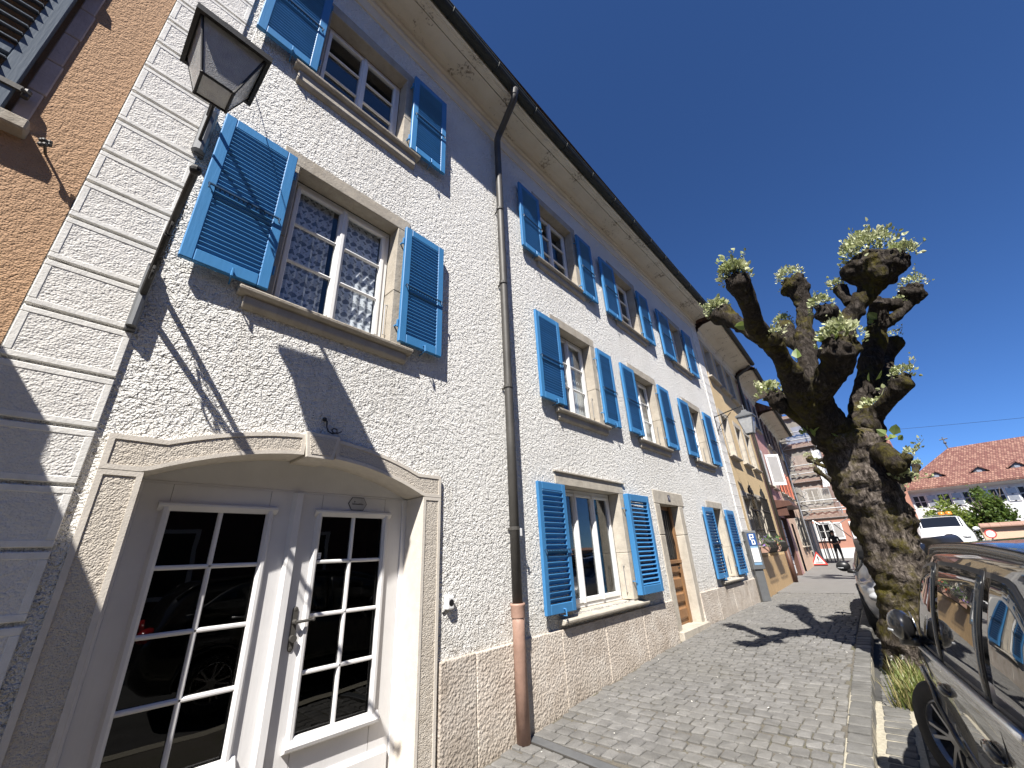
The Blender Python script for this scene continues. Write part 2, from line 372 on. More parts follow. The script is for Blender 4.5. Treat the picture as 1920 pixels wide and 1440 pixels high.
for a,b in zip(ys,ys[1:]):
    fp.quad((-3-.05*a,a,G(a)),(XK(a),a,G(a)),(XK(b),b,G(b)),(-3-.05*b,b,G(b)))
    fp.quad((XK(a),a,G(a)),(XK(a),a,G(a)-.15),(XK(b),b,G(b)-.15),(XK(b),b,G(b)))
tag(fp.build('far_pavement',MT['far_paving']),kind='structure')
def sett_mesh(name,lx,ly,h,mat,rng):
    m=MB(); sett_into(m,0,0,0,lx,ly,h,rng,0); return m.mesh(name,mat)
def sett_into(m,x,y,z,lx,ly,h,rng,rot=0):
    e=.007; c,s=math.cos(rot),math.sin(rot)
    def P(a,b,zz): return (x+a*c-b*s, y+a*s+b*c, zz)
    jx=[rng.uniform(-.007,.007) for _ in range(8)]
    o=[(-lx/2+jx[0],-ly/2+jx[1]),(lx/2+jx[2],-ly/2+jx[3]),(lx/2+jx[4],ly/2+jx[5]),(-lx/2+jx[6],ly/2+jx[7])]
    # eight-sided outline with knocked-off corners
    O=[]; k=.009
    for i in range(4):
        p=o[i]; pr=o[i-1]; nx=o[(i+1)%4]
        for q in (pr,nx):
            d=math.hypot(q[0]-p[0],q[1]-p[1]); O.append((p[0]+(q[0]-p[0])*k/d,p[1]+(q[1]-p[1])*k/d))
    tz=[rng.uniform(-.004,.004) for _ in range(8)]
    b=[P(a,bb,z-.05) for a,bb in O]; mid=[P(a,bb,z-.008) for a,bb in O]
    top=[P(a*(1-2*e/lx),bb*(1-2*e/ly),z+t) for (a,bb),t in zip(O,tz)]
    n=8; vs=b+mid+top+[P(0,0,z+.004)]
    fs=[(i,(i+1)%n,n+(i+1)%n,n+i) for i in range(n)]+[(n+i,n+(i+1)%n,2*n+(i+1)%n,2*n+i) for i in range(n)]+[(2*n+i,2*n+(i+1)%n,3*n) for i in range(n)]
    m.add(vs,fs)
rng=random.Random(11)
CAMX,CAMY=3.256,0
spots=[]
y=2.35
row=0
while y<15.15:
    ly=.150+rng.uniform(-.012,.012)
    x=.02+rng.uniform(0,.07)
    lim=XK(y)-.185
    while x<lim-.05:
        lx=min(rng.choice([.115,.125,.13,.14,.155]),lim-x)
        if lx>.05:
            cx=x+lx/2; cy=y+ly/2+.03*math.sin(x*2.1+row*.15)+.018*math.sin(x*5+row)
            u=(cx-.08)/.95; dy=3.66-u*.115
            if not (0<u<2.6 and abs(cy-dy)<.105): spots.append((cx,cy,lx-.009,ly-.009,rng.uniform(-.06,.06)))
        x+=lx
    y+=ly; row+=1
def seen(c):
    x,y=c[0],c[1]; d=Vector((x-3.2563,y,G(y)-1.6)); z=d.dot(F_)
    if z<=.1: return 1e9
    px=960+761*d.dot(R_)/z; py=720-761*d.dot(U_)/z
    if px<-60 or px>1980 or py>1500: return 1e9
    return z
spots.sort(key=seen)
vars_=[sett_mesh('paving_stone',.13,.137,.05,MT['sett'],rng) for _ in range(9)]
for c in spots[:300]:
    o=link('paving_stone',rng.choice(vars_),pavement,(c[0],c[1],G(c[1])+rng.uniform(-.003,.003)))
    o.scale=(c[2]/.13,c[3]/.137,1); o.rotation_euler=(rng.uniform(-.02,.02),rng.uniform(-.02,.02),c[4])
m=MB()
for c in spots[300:]:
    sett_into(m,c[0],c[1],G(c[1])+rng.uniform(-.004,.004),c[2],c[3],.05,rng,c[4])
tag(m.build('paving_stones',MT['sett'],pavement),kind='stuff')
# kerb
kb=MB()
for a,b in ((-6,2),(2,6),(6,10),(10,15.2)):
    kb.quad((XK(a)-.18,a,G(a)-.014),(XK(a)-.005,a,G(a)-.014),(XK(b)-.005,b,G(b)-.014),(XK(b)-.18,b,G(b)-.014))
    kb.quad((XK(a)-.005,a,G(a)-.014),(XK(a)-.005,a,G(a)-.2),(XK(b)-.005,b,G(b)-.2),(XK(b)-.005,b,G(b)-.014))
kerb=tag(kb.build('kerb',MT['mortar']),kind='structure')
y=2.5; kv=[sett_mesh('kerb_stone',.165,.19,.05,MT['kerb'],rng) for _ in range(5)]
for v in kv:
    for q in v.vertices:
        if q.co.z<-.03: q.co.z=-.16
while y<15.1:
    L=rng.choice([.16,.19,.2,.23])
    yc=y+L/2
    o=link('kerb_stone',rng.choice(kv),kerb,(XK(yc)-.0855,yc,G(yc)+rng.uniform(-.003,.004))); o.scale=(1,(L-.014)/.19,1); o.rotation_euler=(0,0,(XK(yc+.5)-XK(yc-.5))*-1)
    y+=L
# gutter course and street setts
gt=MB()
for a,b in ((-6,2),(2,6),(6,10),(10,15),(15,30)):
    gt.quad((XK(a)-.02,a,G(a)-.108),(XK(a)+.30,a,G(a)-.108),(XK(b)+.30,b,G(b)-.108),(XK(b)-.02,b,G(b)-.108))
gutter_s=tag(gt.build('gutter_course',MT['mortar']),kind='structure')
gv=[sett_mesh('gutter_stone',.2,.14,.05,MT['kerb'],rng) for _ in range(5)]
y=3.0
while y<14:
    L=rng.choice([.12,.14,.15,.17]); yc=y+L/2
    o=link('gutter_stone',rng.choice(gv),gutter_s,(XK(yc)+.155,yc,G(yc)-.099+rng.uniform(-.003,.003))); o.scale=(rng.uniform(.93,1.05),(L-.022)/.14,1); o.rotation_euler=(0,0,rng.uniform(-.04,.04))
    y+=L
m=MB(); y=2.6; r=0
while y<15:
    x=XK(y)+.30
    while x<4.6 or (y>6 and x<7):
        lx=rng.uniform(.15,.2); sett_into(m,x+lx/2,y+.07+.01*math.sin(x*3),G(y)-.104+rng.uniform(-.004,.004),lx-.014,.128,.05,rng,rng.uniform(-.03,.03)); x+=lx
    y+=.142; r+=1
tag(m.build('street_setts',MT['street_sett']),kind='stuff')
# drainage channel running from the downpipe across the pavement
dc=thing('drain_channel','dark metal drain strip crossing the setts from the foot of the brown downpipe','drain',(.08,3.665,G(3.66)))
a=-math.atan2(.115,.95)
m=MB(); m.box(0,2.35,-.055,.055,-.02,.006); o=m.build('cover',MT['grey_steel'],dc,bevel=.003); o.rotation_euler=(0,0,a)
m=MB(); m.box(0,2.35,-.068,-.055,-.02,.002); m.box(0,2.35,.055,.068,-.02,.002); o=m.build('rim',MT['pipe'],dc); o.rotation_euler=(0,0,a)
# ================================================================== WHITE HOUSE
H=thing('white_house','long white roughcast house with blue shutters, cream eaves and arched glazed double door','house')
Y0,Y1=-.378,13.65
def EZ(y): return pw([(-.4,8.84),(1.2,8.78),(4,8.62),(8,8.72),(13.65,8.88)],y)
opens=[(.80,1.89,3.66,5.15),(4.92,5.97,3.64,5.13),(7.62,8.69,3.65,5.13),(10.66,11.67,3.65,5.13),
       (.775,1.84,6.47,7.80),(4.73,5.83,6.33,7.74),(7.47,8.55,6.33,7.74),(10.60,11.60,6.35,7.76),
       (4.68,6.26,.95,2.49),(10.70,11.60,.95,2.50),(7.83,8.76,.0,2.42)]
YA,YB=.347,2.367
def arch_in(y):   # intrados
    t=(y-1.357)/1.01; return 2.172+.235*max(0,1-t*t)
def arch_out(y):
    t=abs(y-1.357)/1.01
    return 2.345+.22*max(0,1-t*t) if t<.93 else 2.375
holes=list(opens)
for i in range(14):
    a,b=YA-.03+(YB-YA+.06)*i/14,YA-.03+(YB-YA+.06)*(i+1)/14
    holes.append((a,b,-.5,(arch_in((a+b)/2)+arch_out((a+b)/2))/2))
def wall_with_holes(y0,y1,z0,z1,holes,x=0):
    yc=sorted(set([y0,y1]+[h[k] for h in holes for k in (0,1) if y0<h[k]<y1])); m=MB()
    for a,b in zip(yc,yc[1:]):
        mid=(a+b)/2; zs=[(h[2],h[3]) for h in holes if h[0]<mid<h[1]]; zs.sort(); cur=z0
        for lo,hi in zs+[(z1,z1)]:
            if lo>cur+1e-4: m.quad((x,a,cur),(x,b,cur),(x,b,lo),(x,a,lo))
            cur=max(cur,hi)
    return m
m=wall_with_holes(Y0,Y1,-.3,8.95,holes)
m.build('wall',MT['white_wall'],H)
m=MB(); m.box(-8,-.02,Y1-.02,Y1,-.3,8.9); m.box(-8,-.02,Y0,Y0+.02,-.3,8.9); m.box(-8,-7.98,Y0,Y1,-.3,8.9); m.build('rear_walls',MT['white_wall'],H)
# dark rooms behind openings
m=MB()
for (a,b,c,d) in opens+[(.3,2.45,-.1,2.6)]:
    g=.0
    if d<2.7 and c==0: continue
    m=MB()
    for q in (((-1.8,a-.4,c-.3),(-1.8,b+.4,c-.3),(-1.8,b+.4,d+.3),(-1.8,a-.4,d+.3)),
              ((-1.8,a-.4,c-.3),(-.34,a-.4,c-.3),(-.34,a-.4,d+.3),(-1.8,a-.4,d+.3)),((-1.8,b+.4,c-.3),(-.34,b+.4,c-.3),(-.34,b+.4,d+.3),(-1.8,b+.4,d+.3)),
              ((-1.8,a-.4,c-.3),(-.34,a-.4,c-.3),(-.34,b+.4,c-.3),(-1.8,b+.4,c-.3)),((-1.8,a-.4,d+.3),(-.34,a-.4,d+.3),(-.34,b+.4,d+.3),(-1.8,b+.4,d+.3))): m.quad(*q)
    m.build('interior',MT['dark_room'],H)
# plinth stones
xs=[2.60,3.02,4.36,5.32,6.41,7.60]; xs2=[8.93,9.9,10.98,12.2,13.6]
for L in (xs,xs2):
    for a,b in zip(L,L[1:]):
        m=MB(); m.hexa([(-.01,a+.004,G(a)-.1),(.045,a+.004,G(a)-.1),(.045,b-.004,G(b)-.1),(-.01,b-.004,G(b)-.1)],
                       [(-.01,a+.004,.815),(.035,a+.004,.815),(.035,b-.004,.818),(-.01,b-.004,.818)])
        m.build('plinth_stone',MT['plinth'],H,bevel=.010,seg=2)
# quoins
def quoin(y0,y1,z0,z1,xp=.021):
    m=MB(); m.box(-.01,xp-.003,y0+.03,y1-.03,z0+.03,z1-.03,1)
    w=.036
    for (a,b,c,d) in ((y0,y1,z0,z0+w),(y0,y1,z1-w,z1),(y0,y0+w,z0+w,z1-w),(y1-w,y1,z0+w,z1-w)):
        m.box(-.01,xp,a,b,c,d,0)
    m.build('quoin_block',[MT['quoin_smooth'],MT['quoin_rough']],H,bevel=.004)
zj=[-.2,.13,.45,.77,1.10,1.42,1.75,2.07,2.385,2.705,3.03,3.35,3.675,3.98,4.27,4.585,4.90,5.21,5.52,5.83,6.14,6.45,6.76,7.07,7.38,7.69,8.0,8.3]
for i,(a,b) in enumerate(zip(zj,zj[1:])): quoin(-.372,.088,a+.010,b-.010)
for i in range(26): quoin(13.05,13.645,.42+i*.318+.006,.42+(i+1)*.318-.006)
# eaves: profile swept along the facade
def sweep(name,prof,mat,ys,closed=False,parent=H,smooth=False):
    m=MB(); n=len(prof); vs=[]
    for y in ys: vs+=[(x,y,EZ(y)+z) for x,z in prof]
    fs=[]
    for i in range(len(ys)-1):
        for j in range(n if closed else n-1):
            k=(j+1)%n; fs.append((i*n+j,i*n+k,(i+1)*n+k,(i+1)*n+j))
    if closed: fs+=[list(range(n))[::-1],list(range((len(ys)-1)*n,len(ys)*n))]
    m.add(vs,fs); return m.build(name,mat,parent,smooth=smooth)
ys=[-.39,.5,1.2,2,3,4,5,6,7,8,9.5,11,12.5,13.66]
sweep('frieze',[(-.01,-.36),(.022,-.355),(.022,-.15),(.045,-.14),(.055,-.12),(.055,-.10),(.04,-.09),(.04,-.03),(.075,-.015),(.085,.02),(.07,.03)],MT['cream'],ys)
sweep('soffit',[(.06,.02),(.075,.055),(.12,.085),(.20,.10),(.40,.10),(.401,.130),(.411,.130),(.412,.10),(.48,.10),(.485,.085),(.51,.075),(.53,.085),(.545,.07),(.575,.065),(.575,.2)],MT['soffit'],ys)
gp=[(.575,.165)]+[(.655+.082*math.cos(t),.145+.085*math.sin(t)) for t in [math.pi*(1+.125*k) for k in range(9)]]+[(.745,.155),(.745,.168),(.728,.168)]
sweep('gutter',gp,MT['gutter'],ys,smooth=False)
m=MB()
for k in range(15):
    y=.2+k*.93; z=EZ(y)
    m.tube([(.655+.088*math.cos(t),y,z+.145+.091*math.sin(t)) for t in [math.pi*(1+.125*q) for q in range(9)]],.009,5)
m.build('gutter_brackets',MT['gutter'],H)
tm=N('dark_roof_tile'); tm.col(tm.ramp(tm.noise(4,4),[(.3,(.10,.055,.04)),(.7,(.18,.10,.07))])); tm.set(Roughness=.85); tm.bump(tm.math('SINE',tm.math('MULTIPLY',tm.xyz()[0],34)),.02); MT['tile']=tm.mat
m=MB(); m.quad((.70,-.4,8.98+.04),(.70,13.68,9.10),(-5,13.68,13.3),(-5,-.4,13.2)); m.quad((-5,-.4,13.2),(-5,13.68,13.3),(-10.5,13.68,9),(-10.5,-.4,9)); m.build('roof',MT['tile'],H)
# downpipe
def EYP(y): return EZ(y)
zc=EZ(3.6)
m=MB(); P=[(.655,3.42,zc+.08),(.655,3.425,zc-.02),(.63,3.44,zc-.075),(.56,3.46,zc-.12),(.22,3.555,zc-.30),(.14,3.565,zc-.36),(.105,3.566,zc-.45),(.10,3.566,zc-.62),(.10,3.56,3.0),(.10,3.545,1.15)]
m.tube(P,.054,14); 
dp=m.build('downpipe',MT['pipe'],H,smooth=True)
m=MB(); m.lathe([(.02,.02),(.075,.02),(.075,-.02),(.056,-.09),(.054,-.1)],(.655,3.42,zc+.07),n=14); m.build('outlet',MT['pipe'],dp,smooth=True)
for z in (1.9,3.6,5.2,6.6): 
    m=MB(); m.lathe([(.058,-.018),(.061,-.018),(.061,.018),(.058,.018)],(.10,3.555,z),n=14); m.box(.0,.05,3.545,3.565,z-.012,z+.012); m.build('pipe_bracket',MT['pipe'],dp)
m=MB(); m.box(.155,.158,3.58,3.61,1.82,1.90); m.build('sticker',MT['white_plastic'],dp)
m=MB(); m.tube([(.10,3.545,1.165),(.10,3.545,.9),(.10,3.545,.02)],[.066,.062,.066],14); m.lathe([(.07,-.10),(.073,-.09),(.073,.0),(.078,.01),(.078,.03),(.06,.03)],(.10,3.545,1.14),n=16); 
m.build('foot_pipe',MT['terracotta'],H,smooth=True)
# ------------------------------------------------------------------ windows
def window(parent,y0,y1,z0,z1,xf=-.165,cols=2,rows=3,surround=.135,lint=.165,sill=.09,apron=.2,curtain=None,M=MT['stone'],paintm=MT['white_paint'],ear=.24):
    fw=.05
    m=MB()
    # outer frame
    for (a,b,c,d) in ((y0,y1,z0,z0+fw),(y0,y1,z1-fw,z1),(y0,y0+fw,z0+fw,z1-fw),(y1-fw,y1,z0+fw,z1-fw)): m.box(xf-.05,xf,a,b,c,d)
    cw=(y1-y0-2*fw)/cols; sw=.042
    for k in range(cols):
        a=y0+fw+k*cw+.003; b=a+cw-.006; c=z0+fw+.003; d=z1-fw-.003
        for (p,q,r,s) in ((a,b,c,c+sw+.02),(a,b,d-sw,d),(a,a+sw,c+sw+.02,d-sw),(b-sw,b,c+sw+.02,d-sw)): m.box(xf-.04,xf+.014,p,q,r,s)
        if k: m.box(xf-.02,xf+.03,a-.025,a+.019,z0+fw,z1-fw)
    w=m.build('window',paintm,parent,bevel=.006)
    for k in range(cols):
        a=y0+fw+k*cw+.003+sw; b=y0+fw+(k+1)*cw-.003-sw; c=z0+fw+.023+sw; d=z1-fw-.003-sw
        m=MB(); m.box(xf-.022,xf-.017,a-.005,b+.005,c-.005,d+.005); m.build('pane',MT['glass'],w)
        for r in range(1,rows):
            z=c+(d-c)*r/rows; m=MB(); m.prism([(xf-.016,z-.013),(xf+.006,z-.013),(xf+.013,z),(xf+.006,z+.013),(xf-.016,z+.013)],'y',a-.001,b+.001); m.build('glazing_bar',paintm,w)
    if surround:
        s=surround; xo=.012
        m=MB(); m.box(xf+.0,xo,y0-s-.02,y1+s+.02,z1,z1+lint); m.build('lintel',M,w,bevel=.006)
        for a,b in ((y0-s,y0),(y1,y1+s)):
            zm=z0+(z1-z0)*.42; 
            for c,d in ((z0,zm-.002),(zm+.002,z1)): 
                m=MB(); m.box(xf,xo,a,b,c,d); m.build('jamb_stone',M,w,bevel=.006)
        if sill:
            m=MB(); e=ear
            m.prism([(xf-.03,z0),(xf-.03,z0-.09),(.02,z0-.095),(sill-.02,z0-.09),(sill,z0-.07),(sill+.004,z0-.045),(sill-.012,z0-.035)],'y',y0-e,y1+e); m.build('sill',M,w,bevel=.006)
            if apron: 
                m=MB(); m.prism([(-.01,z0-.093),(.045,z0-.094),(.05,z0-apron+.03),(.02,z0-apron),(-.01,z0-apron)],'y',y0-e+.05,y1+e-.05); m.build('apron_stone',M,w,bevel=.008)
    if curtain:
        ca,cb,cm=curtain; m=MB()
        n=40; vs=[];
        for i in range(n+1):
            y=lerp(ca,cb,i/n); x=xf-.10+.012*math.sin(i*1.3)+.006*math.sin(i*3.1)
            vs+=[(x,y,z0+.02),(x,y,z1-.02)]
        m.add(vs,[(2*i,2*i+2,2*i+3,2*i+1) for i in range(n)]); m.build('curtain',cm,w,smooth=True)
    return w
W=opens
window(H,*W[0],curtain=(.83,1.27,MT['curtain_print']))
c=MB(); 
w1=[o for o in kids(H) if o.name.startswith('window')][-1]
vs=[];n=30
for i in range(n+1): y=lerp(1.35,1.80,i/n); x=-.255+.012*math.sin(i*1.1); vs+=[(x,y,3.7),(x,y,5.12)]
c.add(vs,[(2*i,2*i+2,2*i+3,2*i+1) for i in range(n)]); c.build('curtain',MT['curtain_print'],w1,smooth=True)
for k,w in enumerate(W[1:4]): window(H,*w,curtain=((w[1]-.52,w[1]-.02,MT['curtain']) if k<2 else None))
for k,w in enumerate(W[4:8]): window(H,*w,apron=.26 if k==0 else .2)
gw=window(H,*W[8],xf=-.19,cols=3,rows=1,lint=.17,sill=.10,apron=.0,ear=.32,M=MT['stone_pale'])
window(H,*W[9],xf=-.17,cols=2,rows=2,lint=.15,sill=.09,apron=.0,ear=.28,M=MT['stone_pale'],curtain=(11.1,11.58,MT['curtain']))
# moulding above the ground floor window and grip rails in the reveals
m=MB(); m.box(-.01,.035,4.50,6.47,2.655,2.672); m.build('drip_ledge',MT['stone_pale'],H)
for (a,b,c,d) in W[0:4]+W[8:10]:
    m=MB(); y=b-.012; z=c+.10; m.tube([(-.075,b,z),(-.075,y-.02,z),(-.075,y-.02,z+.36),(-.075,b,z+.36)],.006,6); m.build('stay_bar',MT['zinc'],H)
# ------------------------------------------------------------------ shutters
cache={}; SHR=random.Random(21)
def slat_mesh(w,d,t,ang,mat):
    k=(round(w,3),d,t,ang,mat.name)
    if k not in cache:
        m=MB(); ca,sa=math.cos(ang),math.sin(ang)
        pr=[(-d/2,-t/2),(d/2-t*.3,-t/2),(d/2,0),(d/2-t*.3,t/2),(-d/2,t/2)]
        m.prism([(a*ca-b*sa,a*sa+b*ca) for a,b in pr],'y',-w/2,w/2); cache[k]=m.mesh('slat',mat)
    return cache[k]
def shutter(parent,y0,y1,z0,z1,x0=.055,th=.042,pitch=.0405,indiv=True,mat=MT['blue'],hinge='r',ang=.68,midrail=None,bar=True,rail=.095,dep=.050,rot=0.0):
    w=y1-y0; h=z1-z0; st=.082
    m=MB()
    m.box(0,th,0,st,0,h); m.box(0,th,w-st,w,0,h); m.box(0,th,st,w-st,0,rail+.01); m.box(0,th,st,w-st,h-rail,h)
    segs=[(rail+.01,h-rail)]
    if midrail: m.box(0,th,st,w-st,midrail-.05,midrail+.05); segs=[(rail+.01,midrail-.05),(midrail+.05,h-rail)]
    s=m.build('shutter',mat,parent,(x0,y0,z0),bevel=.006)
    s.rotation_euler=(0,0,rot+SHR.uniform(-.018,.018)*(1 if hinge=='l' else -1))
    sm=slat_mesh(w-2*st-.002,dep,.009,ang,mat); acc=MB()
    for lo,hi in segs:
        n=int((hi-lo)/pitch); pp=(hi-lo)/n
        for i in range(n):
            z=lo+pp*(i+.5)
            if indiv: link('slat',sm,s,(th/2,w/2,z))
            else: acc.add([(v.co.x+th/2,v.co.y+w/2,v.co.z+z) for v in sm.vertices],[tuple(p.vertices) for p in sm.polygons])
    if not indiv: tag(acc.build('slats',mat,s),kind='stuff')
    if bar:
        zb=h*.46; m=MB(); m.box(th+.018,th+.032,st-.055,w-st+.05,zb-.006,zb+.006)
        k=0; yy=st-.01
        while yy<w-st: m.tube([(th+.025,yy,zb),(th+.008,yy+.008,zb-.016)],.005,5); yy+=.032
        for yb in (st-.045,w-st+.04): m.tube([(th-.005,yb,zb),(th+.03,yb,zb),(th+.035,yb,zb-.05)],.006,6)
        m.build('louvre_bar',MT['bar'],s)
        m=MB(); m.tube([(th,w*.55,.045),(th+.03,w*.55,.04),(th+.035,w*.55,-.03)],.009,6); m.tube([(-.06,w*.55+.02,-.025),(th+.035,w*.55,-.028)],.006,6); m.build('catch',mat,s)
    for zz in (h*.14,h*.86):
        m=MB(); yy=-.012 if hinge=='l' else w+.012
        m.tube([(th*.3,yy,zz-.04),(th*.3,yy,zz+.04)],.011,8); m.box(-.06,th*.3,yy-.008,yy+.008,zz-.02,zz-.008); m.build('hinge',mat,s)
    return s
MT['bar']=paint('dark_blue_iron',(.02,.055,.11),.5)
F1=(3.66,5.135)
shutter(H,.165,.745,3.655,5.16,hinge='r'); shutter(H,1.945,2.49,3.655,5.15,hinge='l')
shutter(H,4.27,4.88,3.66,5.11,hinge='r'); shutter(H,6.05,6.585,3.645,5.09,hinge='l')
shutter(H,6.96,7.55,3.665,5.10,hinge='r',indiv=True); shutter(H,8.74,9.36,3.665,5.13,hinge='l',indiv=False)
shutter(H,9.97,10.60,3.665,5.11,hinge='r',indiv=False); shutter(H,11.79,12.46,3.67,5.15,hinge='l',indiv=False)
shutter(H,.155,.735,6.455,7.95,hinge='r'); shutter(H,1.915,2.47,6.43,7.90,hinge='l')
shutter(H,4.09,4.67,6.26,7.68,hinge='r',indiv=False); shutter(H,5.89,6.43,6.22,7.69,hinge='l',indiv=False)
shutter(H,6.79,7.41,6.23,7.66,hinge='r',indiv=False); shutter(H,8.60,9.18,6.27,7.67,hinge='l',indiv=False)
shutter(H,9.77,10.53,6.28,7.68,hinge='r',indiv=False); shutter(H,11.69,12.36,6.33,7.79,hinge='l',indiv=False)
shutter(H,4.03,4.62,.99,2.47,hinge='r',pitch=.062,dep=.070,ang=.72)
shutter(H,6.31,7.06,1.0,2.48,x0=.05,th=.085,hinge='l',pitch=.064,dep=.074,ang=-.62,bar=False,rail=.11)
shutter(H,10.02,10.66,.98,2.47,hinge='r',pitch=.062,dep=.066,indiv=False); shutter(H,11.66,12.37,.98,2.48,hinge='l',pitch=.062,dep=.066,indiv=False)
# ------------------------------------------------------------------ arched door surround and double door
def band(ya,yb,lo,hi,n,x0,x1,mi=0,m=None):
    m=m or MB(); vs=[]
    for i in range(n+1):
        y=lerp(ya,yb,i/n); vs+=[(x0,y,lo(y)),(x1,y,lo(y)),(x1,y,hi(y)),(x0,y,hi(y))]
    fs=[]
    for i in range(n):
        for j in range(4): fs.append((i*4+j,i*4+(j+1)%4,(i+1)*4+(j+1)%4,(i+1)*4+j))
    fs+=[(0,1,2,3),(n*4+3,n*4+2,n*4+1,n*4)]
    return m.add(vs,fs,mi)
rim=.028
for ya,yb in ((.148,1.235),(1.482,2.568)):
    m=MB(); I=lambda y:(arch_in(y) if YA<=y<=YB else 2.172)
    band(ya+rim*.8,yb-rim*.8,lambda y:I(y)+rim*.8,lambda y:arch_out(y)-rim*.8,20,-.27,.030,1,m)
    band(ya,yb,I,lambda y:I(y)+rim,24,-.27,.036,0,m); band(ya,yb,lambda y:arch_out(y)-rim,arch_out,24,-.02,.036,0,m)
    for a,b in ((ya,ya+rim),(yb-rim,yb)): band(a,b,lambda y:I(y)+rim,lambda y:arch_out(y)-rim,1,-.02,.036,0,m)
    m.build('arch_stone',[MT['surround_smooth'],MT['surround_rough']],H)
m=MB(); 
def keyst(m,k,x1,mi):
    b=[(-.27,1.250+k,2.385+k),(x1,1.250+k,2.385+k),(x1,1.462-k,2.385+k),(-.27,1.462-k,2.385+k)]
    t=[(-.27,1.222+k,2.585-k),(x1,1.222+k,2.585-k),(x1,1.495-k,2.585-k),(-.27,1.495-k,2.585-k)]; m.hexa(b,t,mi)
keyst(m,0,.055,0); keyst(m,.026,.050+.009,1); m.build('keystone',[MT['surround_smooth'],MT['surround_rough']],H,bevel=.004)
for a,b in ((.148,YA),(YB,2.568)):
    m=MB(); m.box(-.27,.030,a+.004,b-.004,-.15,2.166,1)
    for (p,q) in ((a,a+rim),(b-rim,b)): m.box(-.272,.036,p,q,-.15,2.168,0)
    m.box(-.02,.036,a+rim,b-rim,2.14,2.168,0); m.build('door_jamb',[MT['surround_smooth'],MT['surround_rough']],H)
m=MB(); m.box(-.27,-.0,YA-.02,YB+.02,-.2,.035); m.build('threshold',MT['plinth'],H)
D=thing('double_door',None,None); D.parent=H
m=MB(); band(YA-.01,YB+.01,lambda y:2.168,lambda y:arch_in(min(max(y,YA),YB))+.02,20,-.30,-.262,0,m); m.box(-.30,-.255,YA-.01,YB+.01,2.155,2.178); 
m.box(-.31,-.235,YA-.01,YA+.045,.03,2.165); m.box(-.31,-.235,YB-.045,YB+.01,.03,2.165); m.build('door_frame',MT['offwhite'],D,bevel=.004)
def leaf(y0,y1,p0,p1,name):
    xd=-.25; pz0,pz1=.535,2.00
    m=MB(); T=.045
    m.box(xd-T,xd,y0,p0,.09,2.16); m.box(xd-T,xd,p1,y1,.09,2.16); m.box(xd-T,xd,p0,p1,.09,pz0); m.box(xd-T,xd,p0,p1,pz1,2.16)
    # bolection moulding round the glazing
    for (a,b,c,d) in ((p0-.045,p0+.012,pz0-.045,pz1+.04),(p1-.012,p1+.045,pz0-.045,pz1+.04)):
        m.hexa([(xd,a,c),(xd+.03,a+.016,c+.016),(xd+.03,b-.02,c+.016),(xd,b,c)],[(xd,a,d),(xd+.03,a+.016,d-.016),(xd+.03,b-.02,d-.016),(xd,b,d)])
    m.prism([(xd,pz0-.075),(xd+.05,pz0-.055),(xd+.055,pz0-.035),(xd+.02,pz0+.015),(xd,pz0+.015)],'y',p0-.06,p1+.06)
    m.prism([(xd,pz1-.012),(xd+.012,pz1-.012),(xd+.034,pz1+.02),(xd+.034,pz1+.034),(xd,pz1+.045)],'y',p0-.06,p1+.06)
    m.prism([(xd,.09),(xd+.035,.09),(xd+.035,.27),(xd+.01,.30),(xd,.30)],'y',y0+.03,y1-.03)
    m.box(xd-.002,xd+.0015,p0-.004,p0-.002,.3,pz0-.08,1); m.box(xd-.002,xd+.0015,p1+.002,p1+.004,.3,pz0-.08,1); m.box(xd-.002,xd+.0015,p0-.004,p0-.002,pz1+.05,2.16,1); m.box(xd-.002,xd+.0015,p1+.002,p1+.004,pz1+.05,2.16,1)
    L=m.build('door_leaf',[MT['offwhite'],MT['joint']],H,bevel=.003)
    ym=(p0+p1)/2; zs=[pz0+.012,.908,1.27,1.645,pz1-.012]; yy=[p0+.012,ym,p1-.012]
    for i in range(4):
        for j in range(2):
            m=MB(); m.box(xd-.028,xd-.022,yy[j]-.003,yy[j+1]+.003,zs[i]-.003,zs[i+1]+.003); m.build('pane',MT['door_glass'],L)
    m=MB(); bp=lambda c:[(xd-.02,c-.014),(xd-.004,c-.014),(xd+.006,c-.006),(xd+.006,c+.006),(xd-.004,c+.014),(xd-.02,c+.014)]
    for z in zs[1:4]: m.prism(bp(z),'y',p0,p1)
    for o in (m,): o.prism([(a,b) for a,b in bp(ym)],'z',pz0,pz1)
    m.build('muntins',MT['offwhite'],L)
    return L
leaf(YA+.047,1.338,.552,1.150,'l'); LR=leaf(1.362,YB-.047,1.556,2.136,'r')
m=MB(); m.hexa([(-.252,1.31,.095),(-.205,1.328,.095),(-.205,1.375,.095),(-.252,1.395,.095)],[(-.252,1.31,2.155),(-.205,1.328,2.155),(-.205,1.375,2.155),(-.252,1.395,2.155)]); m.build('meeting_stile',MT['offwhite'],D)
m=MB(); m.box(-.25,-.243,1.437,1.477,1.075,1.325); m.tube([(-.245,1.457,1.245),(-.20,1.457,1.245)],[.018,.014],10); m.tube([(-.20,1.455,1.245),(-.195,1.48,1.246),(-.192,1.57,1.25)],[.011,.010,.009],8); m.ball((-.192,1.575,1.25),.013,6)
m.tube([(-.245,1.455,1.14),(-.205,1.455,1.14)],[.022,.024],12); m.ball((-.248,1.457,1.325),.02,6,sc=(.4,1,1)); m.ball((-.248,1.457,1.075),.02,6,sc=(.4,1,1)); m.build('handle',MT['pipe'],LR,smooth=False)
